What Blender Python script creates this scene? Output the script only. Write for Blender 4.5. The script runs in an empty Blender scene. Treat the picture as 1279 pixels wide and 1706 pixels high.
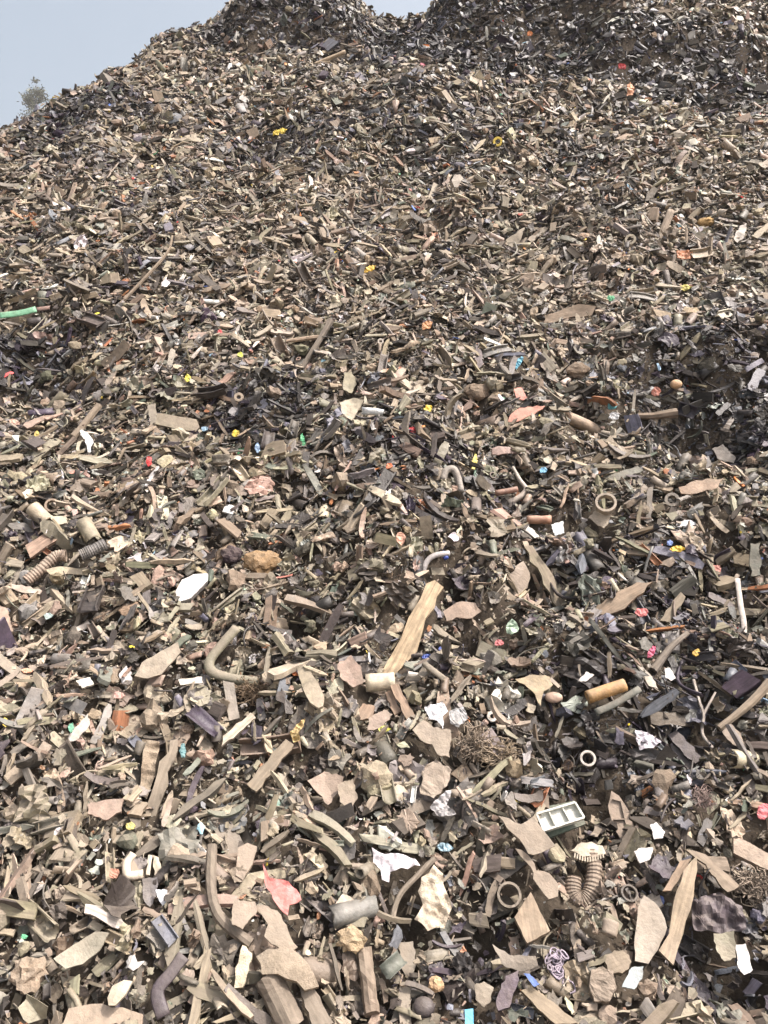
import bpy, bmesh, math, random
import numpy as np
from mathutils import Vector, Matrix
from mathutils.bvhtree import BVHTree

R = math.radians
rng = np.random.default_rng(11)
random.seed(11)
scene = bpy.context.scene
COL = scene.collection

# ------------------------------------------------------------------ camera
W0, H0, FPX = 1279.0, 1706.0, 1289.0          # photograph size and focal length in its pixels
PITCH = R(-7.0)
cam_d = bpy.data.cameras.new("camera")
cam = bpy.data.objects.new("camera", cam_d)
COL.objects.link(cam)
cam_d.sensor_fit = 'VERTICAL'
cam_d.sensor_height = 24.0
cam_d.lens = 24.0 * FPX / H0
cam_d.clip_start = 0.05
cam_d.clip_end = 3000
cam.location = (0, 0, 0)
cam.rotation_euler = (R(90) + PITCH, 0, 0)
scene.camera = cam
CF = np.array([0, math.cos(PITCH), math.sin(PITCH)])      # camera forward
CU = np.array([0, -math.sin(PITCH), math.cos(PITCH)])     # camera up
CR = np.array([1.0, 0, 0])

# ------------------------------------------------------------------ light
SUN_EL, SUN_AZ = R(61.0), R(98.0)             # azimuth clockwise from +Y: high on the right
sun_vec = Vector((math.sin(SUN_AZ) * math.cos(SUN_EL), math.cos(SUN_AZ) * math.cos(SUN_EL), math.sin(SUN_EL)))
world = bpy.data.worlds.new("World")
scene.world = world
world.use_nodes = True
wn, wl = world.node_tree.nodes, world.node_tree.links
sky = wn.new('ShaderNodeTexSky')
sky.sky_type = 'NISHITA'
sky.sun_disc = False
sky.sun_elevation = SUN_EL
sky.sun_rotation = SUN_AZ
sky.air_density = 0.7
sky.dust_density = 10.0
sky.ozone_density = 1.0
bg = wn['Background']
bg.inputs['Strength'].default_value = 0.12
hs = wn.new('ShaderNodeHueSaturation')        # a hazy, washed-out sky
hs.inputs['Hue'].default_value = 0.475
hs.inputs['Saturation'].default_value = 0.66
hs.inputs['Value'].default_value = 2.0
wl.new(sky.outputs[0], hs.inputs['Color'])
wl.new(hs.outputs[0], bg.inputs['Color'])
sd = bpy.data.lights.new("sun", 'SUN')
sd.energy = 4.5
sd.angle = R(0.55)
sd.color = (1.0, 0.94, 0.865)
so = bpy.data.objects.new("sun", sd)
COL.objects.link(so)
so.location = (5, -5, 20)
so.rotation_euler = sun_vec.to_track_quat('Z', 'Y').to_euler()

vs = scene.view_settings
vs.view_transform = 'Standard'
vs.look = 'None'
vs.gamma = 1.0
vs.use_curve_mapping = False
vs.exposure = 0.48
scene.cycles.use_denoising = True
scene.cycles.max_bounces = 5
scene.cycles.diffuse_bounces = 3

# ------------------------------------------------------------------ noise and heap shape
def hash2(ix, iy, seed):
    h = (ix.astype(np.int64) * 374761393 + iy.astype(np.int64) * 668265263 + seed * 974634777) & 0x7fffffff
    h = ((h ^ (h >> 13)) * 1274126177) & 0x7fffffff
    return ((h ^ (h >> 16)) & 0xffff) / 65535.0

def vnoise(x, y, seed=0):
    x = np.asarray(x, float); y = np.asarray(y, float)
    ix, iy = np.floor(x), np.floor(y)
    fx, fy = x - ix, y - iy
    fx = fx * fx * (3 - 2 * fx); fy = fy * fy * (3 - 2 * fy)
    a = hash2(ix, iy, seed); b = hash2(ix + 1, iy, seed)
    c = hash2(ix, iy + 1, seed); d = hash2(ix + 1, iy + 1, seed)
    return (a * (1 - fx) + b * fx) * (1 - fy) + (c * (1 - fx) + d * fx) * fy - 0.5

def sstep(a, b, t):
    t = np.clip((t - a) / (b - a), 0, 1)
    return t * t * (3 - 2 * t)

def softp(q, w):
    return 0.5 * (q + np.sqrt(q * q + w * w))

def edge_q(x, y):
    return (-3.30 + 0.30 * (y - 6.6)) - x      # > 0 on the far left flank

def crest_y(x):
    return 9.75 + 0.9 * sstep(0.5, 1.6, x) + 1.2 * sstep(1.6, 4.0, x) - 0.07 * np.exp(-((x - 0.44) / 0.16) ** 2) + 0.35 * vnoise(x * 1.3, x * 0 + 3.3, 5) + 0.25 * vnoise(x * 4.3, x * 0 + 1.3, 6)

def bank(x, y, xa, xb, ys, h, wid=0.16, soft=0.5):
    """a small cliff: the heap steps up by h where y passes ys, between xa and xb, and the gain fades out uphill"""
    along = sstep(xa - soft, xa + 0.1, x) * (1 - sstep(xb - 0.1, xb + soft, x))
    yy = y - ys - 0.18 * vnoise(x * 2.1, x * 0 + ys, 9)
    return along * h * sstep(-wid, wid, yy) * (1 - sstep(0.3, 2.4, yy))

PITS = []                                      # hollows in the slope: x, y, depth, radius

def H(x, y):
    x = np.asarray(x, float); y = np.asarray(y, float)
    t = y - 1.577
    z = -1.348 + 0.62 * t + 0.0152 * t * t * np.where(t > 0, 1, 0)
    z = z + bank(x, y, -1.5, -0.5, 9.0, 0.42, 0.3, 0.6) + bank(x, y, 0.75, 2.6, 8.9, 0.5, 0.3, 0.4)
    z = z + bank(x, y, 2.4, 4.8, 8.3, 0.35) + bank(x, y, 1.4, 3.0, 4.02, 0.13, 0.1)
    z = z + bank(x, y, -2.6, -1.55, 4.45, 0.14, 0.1) + bank(x, y, -0.5, 0.5, 5.6, 0.10, 0.1)
    z = z + bank(x, y, -0.05, 0.2, 2.62, 0.08, 0.07, 0.2) + bank(x, y, 0.15, 1.0, 7.0, 0.16, 0.12)
    q = edge_q(x, y)
    z = z - 0.95 * softp(q, 0.35)
    z = z - 1.5 * softp(y - crest_y(x), 0.25)
    amp = np.clip(y / 5.0, 0.35, 1.0)
    z = z + amp * (0.22 * vnoise(x * 0.75, y * 0.75, 1) + 0.12 * vnoise(x * 1.9, y * 1.9, 2))
    z = z + 0.20 * sstep(3.5, 7, y) * vnoise(x * 2.8 + 5, y * 2.8, 11) + 0.06 * sstep(3.5, 7, y) * vnoise(x * 7.5, y * 7.5, 12)
    z = z + 0.10 * vnoise(x * 5.2, y * 5.2, 3) + 0.075 * vnoise(x * 12.0, y * 12.0, 4)
    for cx, cy, dep, w in PITS:
        z = z - dep * np.exp(-((x - cx) ** 2 + (y - cy) ** 2) / (w * w))
    return z

def Hn(x, y, e=0.06):
    gx = (H(x + e, y) - H(x - e, y)) / (2 * e)
    gy = (H(x, y + e) - H(x, y - e)) / (2 * e)
    n = np.stack([-gx, -gy, np.ones_like(gx)], -1)
    return n / np.linalg.norm(n, axis=-1, keepdims=True)

def to_px(P):
    P = np.asarray(P, float)
    zc = P @ CF
    return np.stack([W0 / 2 + FPX * (P @ CR) / zc, H0 / 2 - FPX * (P @ CU) / zc, zc], -1)

def ray(px, py):
    return CF + CR * ((px - W0 / 2) / FPX) + CU * ((H0 / 2 - py) / FPX)

def hit(px, py):
    """where the sight line through a photo pixel meets the heap"""
    d = ray(px, py)
    ts = np.linspace(1.0, 14.0, 900)
    P = ts[:, None] * d
    below = P[:, 2] < H(P[:, 0], P[:, 1])
    if not below.any():
        return None
    i = int(np.argmax(below))
    a, b = ts[max(i - 1, 0)], ts[i]
    for _ in range(18):
        m = 0.5 * (a + b); p = m * d
        if p[2] < H(p[0], p[1]): b = m
        else: a = m
    return b * d

for _px, _py, _d, _w in ((495, 562, .16, .17), (482, 1020, .13, .07), (757, 942, .15, .09), (1015, 665, .18, .2), (1195, 712, .25, .24), (1120, 725, .2, .16), (885, 968, .13, .08),
                         (795, 682, .14, .12), (338, 1012, .13, .08), (455, 968, .11, .07), (985, 880, .15, .09), (768, 1050, .15, .08), (1008, 1345, .15, .055), (700, 1352, .10, .05),
                         (1215, 1640, .14, .08), (55, 620, .22, .26), (632, 462, .2, .2), (950, 642, .15, .14), (672, 1490, .13, .05), (700, 1560, .10, .05), (785, 1560, .12, .05),
                         (490, 1062, .10, .06), (1150, 1235, .13, .07), (395, 1370, .12, .05), (505, 1270, .11, .05), (920, 1240, .15, .06), (600, 1640, .1, .05), (1200, 905, .14, .09),
                         (250, 1290, .10, .05), (1250, 1000, .12, .08), (540, 1330, .1, .05), (60, 1040, .1, .08), (700, 250, .2, .35), (880, 180, .25, .35), (430, 250, .2, .3), (1170, 150, .25, .4)):
    _c = hit(_px, _py)
    if _c is not None: PITS.append((_c[0], _c[1], _d, _w))

# ------------------------------------------------------------------ materials
def make_mat(name, rough=0.75, wood=False, bump=0.35, bump_scale=160.0, spec=0.35, metal=0.0, mott=0.30):
    m = bpy.data.materials.new(name)
    m.use_nodes = True
    nt = m.node_tree; N = nt.nodes; L = nt.links
    b = N['Principled BSDF']
    at = N.new('ShaderNodeAttribute'); at.attribute_name = 'tint'
    ge = N.new('ShaderNodeNewGeometry')
    def noise(scale, detail, vec=None, rough_=0.6):
        n = N.new('ShaderNodeTexNoise'); n.inputs['Scale'].default_value = scale
        n.inputs['Detail'].default_value = detail; n.inputs['Roughness'].default_value = rough_
        L.new(vec or ge.outputs['Position'], n.inputs['Vector']); return n
    def ramp(src, a, b_, lo, hi):
        r = N.new('ShaderNodeMapRange'); L.new(src, r.inputs['Value'])
        r.inputs['From Min'].default_value = a; r.inputs['From Max'].default_value = b_
        r.inputs['To Min'].default_value = lo; r.inputs['To Max'].default_value = hi; return r
    def mul(x, y):
        n = N.new('ShaderNodeMath'); n.operation = 'MULTIPLY'
        for i, s in enumerate((x, y)):
            if isinstance(s, (int, float)): n.inputs[i].default_value = s
            else: L.new(s, n.inputs[i])
        return n.outputs[0]
    n1 = noise(38.0, 4.0)
    v = ramp(n1.outputs['Fac'], 0.3, 0.7, 1 - mott, 1 + mott * 0.6)
    val = v.outputs[0]
    if wood:
        ga = N.new('ShaderNodeAttribute'); ga.attribute_name = 'grain'
        mp = N.new('ShaderNodeMapping'); mp.inputs['Scale'].default_value = (9, 130, 130)
        L.new(ga.outputs['Vector'], mp.inputs['Vector'])
        g = noise(1.0, 3.0, mp.outputs[0])
        gr = ramp(g.outputs['Fac'], 0.32, 0.68, 0.55, 1.2)
        val = mul(val, gr.outputs[0])
    mixv = N.new('ShaderNodeVectorMath'); mixv.operation = 'SCALE'
    L.new(at.outputs['Color'], mixv.inputs[0]); L.new(val, mixv.inputs['Scale'])
    # dust lies on what faces up
    sx = N.new('ShaderNodeSeparateXYZ'); L.new(ge.outputs['Normal'], sx.inputs[0])
    up = ramp(sx.outputs['Z'], -0.2, 0.9, 0.25, 1.0)
    n2 = noise(17.0, 5.0, rough_=0.7)
    du = ramp(n2.outputs['Fac'], 0.32, 0.60, 0.25, 1.0)
    fac = mul(mul(up.outputs[0], du.outputs[0]), at.outputs['Alpha'])
    dc = N.new('ShaderNodeMix'); dc.data_type = 'RGBA'
    n3 = noise(2.2, 2.0)
    dr = ramp(n3.outputs['Fac'], 0.4, 0.6, 0, 1)
    L.new(dr.outputs[0], dc.inputs[0])
    dc.inputs[6].default_value = (0.210, 0.179, 0.138, 1)
    dc.inputs[7].default_value = (0.246, 0.197, 0.155, 1)
    mx = N.new('ShaderNodeMix'); mx.data_type = 'RGBA'
    L.new(fac, mx.inputs[0]); L.new(mixv.outputs[0], mx.inputs[6]); L.new(dc.outputs[2], mx.inputs[7])
    L.new(mx.outputs[2], b.inputs['Base Color'])
    rr = ramp(fac, 0, 1, rough, 0.95)
    L.new(rr.outputs[0], b.inputs['Roughness'])
    b.inputs['Specular IOR Level'].default_value = spec
    b.inputs['Metallic'].default_value = metal
    bn = noise(bump_scale, 3.0)
    bp = N.new('ShaderNodeBump'); bp.inputs['Strength'].default_value = bump; bp.inputs['Distance'].default_value = 0.004
    hgt = bn.outputs['Fac']
    if wood: hgt = mul(hgt, g.outputs['Fac'])
    L.new(hgt, bp.inputs['Height']); L.new(bp.outputs[0], b.inputs['Normal'])
    return m

M = {
    'plastic': make_mat("dusty_plastic", 0.5, spec=0.4, bump=0.5, bump_scale=110, mott=.4),
    'wood': make_mat("weathered_wood", 0.85, wood=True, spec=0.2),
    'soft': make_mat("foam_and_fibre", 0.95, spec=0.1, bump=0.9, bump_scale=220, mott=0.45),
    'dirt': make_mat("dirt_clod", 0.95, spec=0.1, bump=1.0, bump_scale=110, mott=0.45),
    'metal': make_mat("dull_metal", 0.45, spec=0.5, metal=0.6),
}

# ------------------------------------------------------------------ mesh plumbing
def tag(o, label=None, cat=None, group=None, kind=None):
    if label: o['label'] = label
    if cat: o['category'] = cat
    if group: o['group'] = group
    if kind: o['kind'] = kind
    return o

def raw_mesh(name, V, loops, sizes, mat, tint, grain=None, smooth=None):
    me = bpy.data.meshes.new(name)
    V = np.ascontiguousarray(V, np.float32)
    me.vertices.add(len(V)); me.vertices.foreach_set('co', V.ravel())
    me.loops.add(len(loops)); me.loops.foreach_set('vertex_index', np.ascontiguousarray(loops, np.int32))
    starts = np.zeros(len(sizes), np.int32); starts[1:] = np.cumsum(sizes)[:-1]
    me.polygons.add(len(sizes)); me.polygons.foreach_set('loop_start', starts)
    if smooth is not None:
        me.polygons.foreach_set('use_smooth', np.ascontiguousarray(smooth, bool))
    else:
        me.polygons.foreach_set('use_smooth', np.zeros(len(sizes), bool))
    me.update(calc_edges=True)
    a = me.attributes.new('tint', 'FLOAT_COLOR', 'POINT')
    t = np.asarray(tint, np.float32)
    if t.ndim == 1: t = np.tile(t, (len(V), 1))
    a.data.foreach_set('color', np.ascontiguousarray(t, np.float32).ravel())
    if grain is not None:
        g = me.attributes.new('grain', 'FLOAT_VECTOR', 'POINT')
        g.data.foreach_set('vector', np.ascontiguousarray(grain, np.float32).ravel())
    me.materials.append(mat)
    return me

def faces_flat(F):
    return np.array([i for f in F for i in f], np.int32), np.array([len(f) for f in F], np.int32)

def link(name, me, parent=None):
    o = bpy.data.objects.new(name, me)
    COL.objects.link(o)
    if parent is not None: o.parent = parent
    return o

# ------------------------------------------------------------------ prototype fragments (unit length, x longest, z thin)
class Proto:
    def __init__(self, V, F, smooth=False):
        self.V = np.asarray(V, float)
        self.loops, self.sizes = faces_flat(F)
        self.smooth = np.full(len(F), smooth) if np.isscalar(smooth) else np.asarray(smooth)
        self.nf = len(F)
        tri = []; tf = []
        for k, f in enumerate(F):
            for i in range(1, len(f) - 1):
                tri.append((f[0], f[i], f[i + 1]))
        self.tri = np.array(tri, np.int32)

def U(a, b): return random.uniform(a, b)

def p_shard(rich=True):
    """an irregular broken plate, curved or folded a little"""
    n = random.randint(5, 9) if rich else random.randint(4, 6)
    asp = U(0.42, 0.95)
    ang = sorted((i + U(-0.42, 0.42)) / n * 2 * math.pi for i in range(n))
    sq = random.random() < 0.4
    pts = []
    for a in ang:
        r = U(0.42, 1.0)
        if sq: r = min(0.72 / max(abs(math.cos(a)), abs(math.sin(a)), 0.01), 1.0) * U(0.85, 1.0)
        pts.append((0.5 * r * math.cos(a), 0.5 * asp * r * math.sin(a)))
    if rich:                                   # extra jagged points on the rim
        out = []
        for i, p in enumerate(pts):
            q = pts[(i + 1) % n]; out.append(p)
            for t in ((U(.2, .4), U(.55, .8)) if random.random() < .5 else (U(.3, .7),)):
                k = U(-0.07, 0.13)
                out.append((p[0] + (q[0] - p[0]) * t - (q[1] - p[1]) * k * 2, p[1] + (q[1] - p[1]) * t + (q[0] - p[0]) * k * 2))
        pts = out; n = len(pts)
    th = U(0.02, 0.07)
    bx, by, bxy = U(-1.1, 1.1) * random.random(), U(-1.7, 1.7) * random.random(), U(-1.0, 1.0) * random.random()
    fold = U(0.1, 0.8) if random.random() < 0.4 else 0
    fa = U(0, math.pi); fc, fs = math.cos(fa), math.sin(fa)
    def zz(x, y): return bx * x * x + by * y * y + bxy * x * y + fold * abs(fc * x + fs * y) + U(-0.012, 0.012)
    V, F = [], []
    if rich:
        V.append((0, 0, zz(0, 0)))
        for s in (0.55, 1.0):
            for p in pts: V.append((p[0] * s, p[1] * s, zz(p[0] * s, p[1] * s)))
        for i in range(n):
            j = (i + 1) % n
            F.append((0, 1 + i, 1 + j)); F.append((1 + i, 1 + n + i, 1 + n + j, 1 + j))
        m = len(V)
        V += [(x * 0.985, y * 0.985, z - th) for x, y, z in V[:]]
        F += [tuple(m + k for k in reversed(f)) for f in F[:]]
        for i in range(n):
            j = (i + 1) % n
            F.append((1 + n + j, 1 + n + i, m + 1 + n + i, m + 1 + n + j))
    else:
        for p in pts: V.append((p[0], p[1], zz(*p)))
        V += [(x, y, z - th) for x, y, z in V[:]]
        F.append(tuple(range(n))); F.append(tuple(2 * n - 1 - i for i in range(n)))
        for i in range(n):
            j = (i + 1) % n; F.append((j, i, n + i, n + j))
    return Proto(V, F)

def sweep(path, secs, cap=True, smooth=False):
    """rings (lists of 3-D points, same count) joined into a skin"""
    n = len(secs[0]); V = [p for s in secs for p in s]; F = []
    for k in range(len(secs) - 1):
        for i in range(n):
            j = (i + 1) % n
            F.append((k * n + i, k * n + j, (k + 1) * n + j, (k + 1) * n + i))
    sm = [smooth] * len(F)
    if cap:
        F.append(tuple(range(n - 1, -1, -1))); F.append(tuple((len(secs) - 1) * n + i for i in range(n)))
        sm += [False, False]
    return Proto(V, F, sm)

def p_strip(rich=True):
    """a long bent strip"""
    k = 7 if rich else 4
    w = U(0.05, 0.14); th = U(0.018, 0.04)
    c = U(-1.0, 1.0) * random.random(); tw = U(-0.9, 0.9); sb = U(-0.35, 0.35)
    secs = []
    for i in range(k):
        t = i / (k - 1) - 0.5
        ww = w * (U(0.8, 1.05) if 0 < i < k - 1 else U(0.25, 0.9)); a = tw * t
        ca, sa = math.cos(a), math.sin(a)
        cy, cz = sb * t * t, c * t * t
        secs.append([(t, cy + y * ca - z * sa, cz + y * sa + z * ca) for y, z in ((-ww, -th), (ww, -th), (ww, th), (-ww, th))])
    return sweep(None, secs)

def p_splinter(rich=True):
    """a straight piece of split wood with pointed, ragged ends"""
    k = 6 if rich else 4
    w = U(0.035, 0.10); h = U(0.025, 0.06)
    secs = []
    for i in range(k):
        t = i / (k - 1) - 0.5
        e = (U(0.15, 0.8) if i in (0, k - 1) else U(0.8, 1.1)); e2 = (U(0.3, 1.0) if i in (0, k - 1) else U(0.85, 1.1))
        oy = U(-0.02, 0.02); oz = U(-0.012, 0.012)
        secs.append([(t + U(-.05, .05) * (i in (0, k - 1)), oy + y * w * e, oz + z * h * e2) for y, z in ((-1, -.8), (U(.7, 1), -1), (1, .8), (-U(.7, 1), 1))])
    return sweep(None, secs)

def p_chip(rich=True):
    """a blocky chip"""
    w = U(0.18, 0.38); h = U(0.05, 0.14); k = 3 if rich else 2
    secs = []
    for i in range(k):
        t = (i / (k - 1) - 0.5) * 0.95; a = U(0.75, 1.05); sk = U(-0.1, 0.1)
        pts = ((-1, -1), (1, -1), (1.0, .6), (.7, 1), (-.75, 1), (-1, .55)) if rich else ((-1, -1), (1, -1), (1, 1), (-1, 1))
        secs.append([(t + sk * y + U(-.05, .05), y * w * a * U(.88, 1.08), z * h * U(.8, 1.15)) for y, z in pts])
    return sweep(None, secs)

def p_shell(rich=True):
    """a curved piece broken from a tube or bottle"""
    k = 7 if rich else 4; m = 4 if rich else 2
    arc = U(1.2, 3.4); r = U(0.16, 0.34); th = U(0.02, 0.04); fl = U(0.75, 1.3)
    V = []; F = []
    for s, rr in ((0, r), (1, r - th)):
        for i in range(m):
            for j in range(k):
                x = i / (m - 1) - 0.5; a = arc * (j / (k - 1) - 0.5) * (1 if 0 < i < m - 1 else U(0.85, 1.05))
                q = rr * (1 + (fl - 1) * x)
                V.append((x + U(-.05, .05) * (i in (0, m - 1)), q * math.sin(a), q * math.cos(a) - r * 0.6))
    o = m * k
    for i in range(m - 1):
        for j in range(k - 1):
            a = i * k + j
            F.append((a, a + k, a + k + 1, a + 1)); F.append((o + a, o + a + 1, o + a + k + 1, o + a + k))
    sm = [True] * len(F)
    rim = [i * k for i in range(m)] + [(m - 1) * k + j for j in range(1, k)] + [i * k + k - 1 for i in range(m - 2, -1, -1)] + [j for j in range(k - 2, 0, -1)]
    for a, b in zip(rim, rim[1:] + rim[:1]):
        F.append((b, a, o + a, o + b))
    sm += [False] * len(rim)
    return Proto(V, F, sm)

def ico(sub):
    bm = bmesh.new(); bmesh.ops.create_icosphere(bm, subdivisions=sub, radius=0.5)
    V = [v.co[:] for v in bm.verts]; F = [tuple(v.index for v in f.verts) for f in bm.faces]
    bm.free(); return V, F

def p_clod(rich=True):
    """a lump of caked dirt, foam or rubble"""
    V, F = ico(2 if rich else 1)
    sx, sy, sz = 1, U(0.55, 0.95), U(0.35, 0.7); o = U(0, 99)
    V = np.array(V); d = 1 + 0.75 * (vnoise(V[:, 0] * 3 + o, V[:, 1] * 3 + V[:, 2] * 2.3, 7)) + 0.7 * vnoise(V[:, 1] * 6 + o, V[:, 2] * 6 - V[:, 0] * 5, 8)
    V = V * d[:, None] * np.array([sx, sy, sz])
    return Proto(V, F)

def p_film(rich=True):
    """a crumpled scrap of sheet"""
    n = 8 if rich else 3
    asp = U(0.5, 1.0); o = U(0, 99); am = U(0.25, 0.5)
    V = []; F = []
    for s in (0, 1):
        for i in range(n):
            for j in range(n):
                x, y = i / (n - 1) - .5, j / (n - 1) - .5
                rim = i in (0, n - 1) or j in (0, n - 1)
                ct = 0.72 if (i in (0, n - 1) and j in (0, n - 1)) else 1
                z = am * (float(vnoise(x * 4 + o, y * 4, 12)) + 0.5 * float(vnoise(x * 9 + o, y * 9, 13)))
                V.append((x * ct + (hash2(np.array(i), np.array(j), int(o)) - .5) * .16 * rim, asp * (y * ct + (hash2(np.array(j), np.array(i), int(o) + 3) - .5) * .16 * rim), z - s * 0.012))
    N = n * n
    for i in range(n - 1):
        for j in range(n - 1):
            a = i * n + j
            F.append((a, a + n, a + n + 1, a + 1)); F.append((N + a, N + a + 1, N + a + n + 1, N + a + n))
    rim = [i * n for i in range(n)] + [(n - 1) * n + j for j in range(1, n)] + [i * n + n - 1 for i in range(n - 2, -1, -1)] + [j for j in range(n - 2, 0, -1)]
    for a, b in zip(rim, rim[1:] + rim[:1]): F.append((b, a, N + a, N + b))
    return Proto(V, F)

def ring_mesh(r0, r1, length, n=12, cut=1.0):
    """hollow tube along x"""
    V = []; F = []
    for x, r in ((-.5, r1), (.5, r1), (.5, r0), (-.5, r0)):
        for i in range(n):
            a = i / n * 2 * math.pi
            V.append((x * length + U(-.02, .02) * length, r * math.cos(a), r * math.sin(a)))
    sm = []
    for k in range(4):
        l = (k + 1) % 4
        for i in range(n):
            j = (i + 1) % n
            F.append((k * n + i, l * n + i, l * n + j, k * n + j)); sm.append(k in (0, 2))
    return Proto(V, F, sm)

def p_pipe(rich=True):
    r = U(0.14, 0.26); return ring_mesh(r * U(.7, .86), r, 1.0, 12 if rich else 7)

def p_ring(rich=True):
    r = 0.5; p = ring_mesh(r * U(.45, .8), r, U(0.15, 0.4), 14 if rich else 8)
    p.V = p.V[:, [1, 2, 0]]; return p

def p_bracket(rich=True):
    """a moulded angle or channel profile with broken ends"""
    w = U(0.12, 0.22); h = U(0.1, 0.22); t = U(0.025, 0.045)
    if random.random() < 0.5:
        prof = [(-w, 0), (w, 0), (w, h), (w - t, h), (w - t, t), (-w, t)]
    else:
        prof = [(-w, 0), (w, 0), (w, h), (w - t, h), (w - t, t), (-w + t, t), (-w + t, h * .9), (-w, h * .9)]
    k = 4 if rich else 2; secs = []; c = U(-.25, .25)
    for i in range(k):
        x = i / (k - 1) - .5
        secs.append([(x + (U(-.07, .07) if i in (0, k - 1) else 0), y, z + c * x * x) for y, z in prof])
    return sweep(None, secs)

def p_cable(rich=True):
    """a short bent length of cable or hose"""
    k = 9 if rich else 5; n = 6 if rich else 4; r = U(0.007, 0.03)
    c1, c2, ph = U(-.8, .8), U(-.4, .4), U(0, 6)
    secs = []
    for i in range(k):
        t = i / (k - 1) - .5
        y = c1 * t * t + 0.06 * math.sin(5 * t + ph); z = c2 * t * t
        secs.append([(t, y + r * math.cos(a * 2 * math.pi / n), z + r * math.sin(a * 2 * math.pi / n)) for a in range(n)])
    return sweep(None, secs, smooth=True)

# kind: maker, material, share of the mix, prototypes, length factor, individuals, noun, category, group
KINDS = {
    'plastic_shard':   (p_shard, 'plastic', .405, 46, 1.00, 300, 'plastic shard', 'plastic shard', 'flat broken plastic shards on the heap'),
    'plastic_strip':   (p_strip, 'plastic', .125, 20, 1.75, 300, 'bent plastic strip', 'plastic strip', 'bent plastic strips on the heap'),
    'wood_splinter':   (p_splinter, 'wood', .135, 20, 1.75, 300, 'wood splinter', 'wood splinter', 'wood splinters on the heap'),
    'scrap_chip':      (p_chip, 'wood', .065, 20, 1.00, 300, 'blocky chip', 'scrap chip', 'blocky chips on the heap'),
    'curved_shell':    (p_shell, 'plastic', .105, 22, 1.05, 300, 'curved plastic shell', 'plastic shell', 'curved plastic shells on the heap'),
    'dirt_clod':       (p_clod, 'dirt', .040, 14, 0.85, 300, 'rough lump', 'lump', 'rough lumps on the heap'),
    'film_scrap':      (p_film, 'plastic', .050, 20, 1.1, 200, 'crumpled film scrap', 'film scrap', 'crumpled film scraps on the heap'),
    'pipe_stub':       (p_pipe, 'plastic', .004, 8, 1.05, 80, 'hollow pipe stub', 'pipe stub', 'short pipe stubs on the heap'),
    'plastic_ring':    (p_ring, 'plastic', .003, 8, 0.55, 60, 'round plastic ring', 'plastic ring', 'plastic rings on the heap'),
    'moulded_channel': (p_bracket, 'plastic', .028, 14, 1.45, 200, 'moulded plastic channel', 'moulded channel', 'moulded plastic channels on the heap'),
    'cable_piece':     (p_cable, 'plastic', .030, 12, 2.2, 150, 'bent cable piece', 'cable piece', 'bent cable pieces on the heap'),
}
# colour words, base colour, how much dust it takes, weight by kind of stuff
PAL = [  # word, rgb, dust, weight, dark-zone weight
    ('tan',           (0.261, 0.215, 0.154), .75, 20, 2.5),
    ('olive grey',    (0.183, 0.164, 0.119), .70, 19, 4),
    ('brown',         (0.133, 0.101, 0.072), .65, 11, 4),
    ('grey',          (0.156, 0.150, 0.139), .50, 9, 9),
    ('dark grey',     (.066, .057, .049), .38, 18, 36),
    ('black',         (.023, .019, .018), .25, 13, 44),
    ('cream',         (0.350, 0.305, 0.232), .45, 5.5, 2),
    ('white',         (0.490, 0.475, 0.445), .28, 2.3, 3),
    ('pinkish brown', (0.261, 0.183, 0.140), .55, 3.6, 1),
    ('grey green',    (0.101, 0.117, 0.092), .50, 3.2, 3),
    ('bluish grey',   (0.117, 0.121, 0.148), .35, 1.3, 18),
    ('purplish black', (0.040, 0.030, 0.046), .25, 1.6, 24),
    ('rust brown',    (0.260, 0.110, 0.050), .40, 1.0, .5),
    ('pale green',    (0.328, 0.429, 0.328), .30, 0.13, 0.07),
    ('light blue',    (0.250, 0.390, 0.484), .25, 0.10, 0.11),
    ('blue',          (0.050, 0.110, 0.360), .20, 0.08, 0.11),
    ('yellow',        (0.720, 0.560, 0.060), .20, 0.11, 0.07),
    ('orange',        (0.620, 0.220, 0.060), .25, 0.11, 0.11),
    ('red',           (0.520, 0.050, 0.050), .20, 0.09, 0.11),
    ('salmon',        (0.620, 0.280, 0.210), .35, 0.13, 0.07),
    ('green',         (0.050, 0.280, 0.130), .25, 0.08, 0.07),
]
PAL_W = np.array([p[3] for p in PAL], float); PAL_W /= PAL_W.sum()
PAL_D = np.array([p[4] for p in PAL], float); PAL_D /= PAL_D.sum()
WOODW = np.array([p[3] * {'tan': 1.5, 'olive grey': 1.2, 'brown': 1.8, 'grey': .9, 'cream': .8, 'pinkish brown': 1.4, 'dark grey': .7, 'black': .4, 'white': .35, 'grey green': .4, 'rust brown': 1.2}.get(p[0], 0.12) for p in PAL]); WOODW /= WOODW.sum()
DIRTW = np.array([p[3] * {'tan': 1.8, 'olive grey': 1.4, 'brown': 1.8, 'pinkish brown': 1.4, 'grey': .6, 'dark grey': .5}.get(p[0], 0.03) for p in PAL]); DIRTW /= DIRTW.sum()

LIBS = {k: ([v[0](True) for _ in range(v[3])], [v[0](False) for _ in range(max(6, v[3] // 2))]) for k, v in KINDS.items()}

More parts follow.
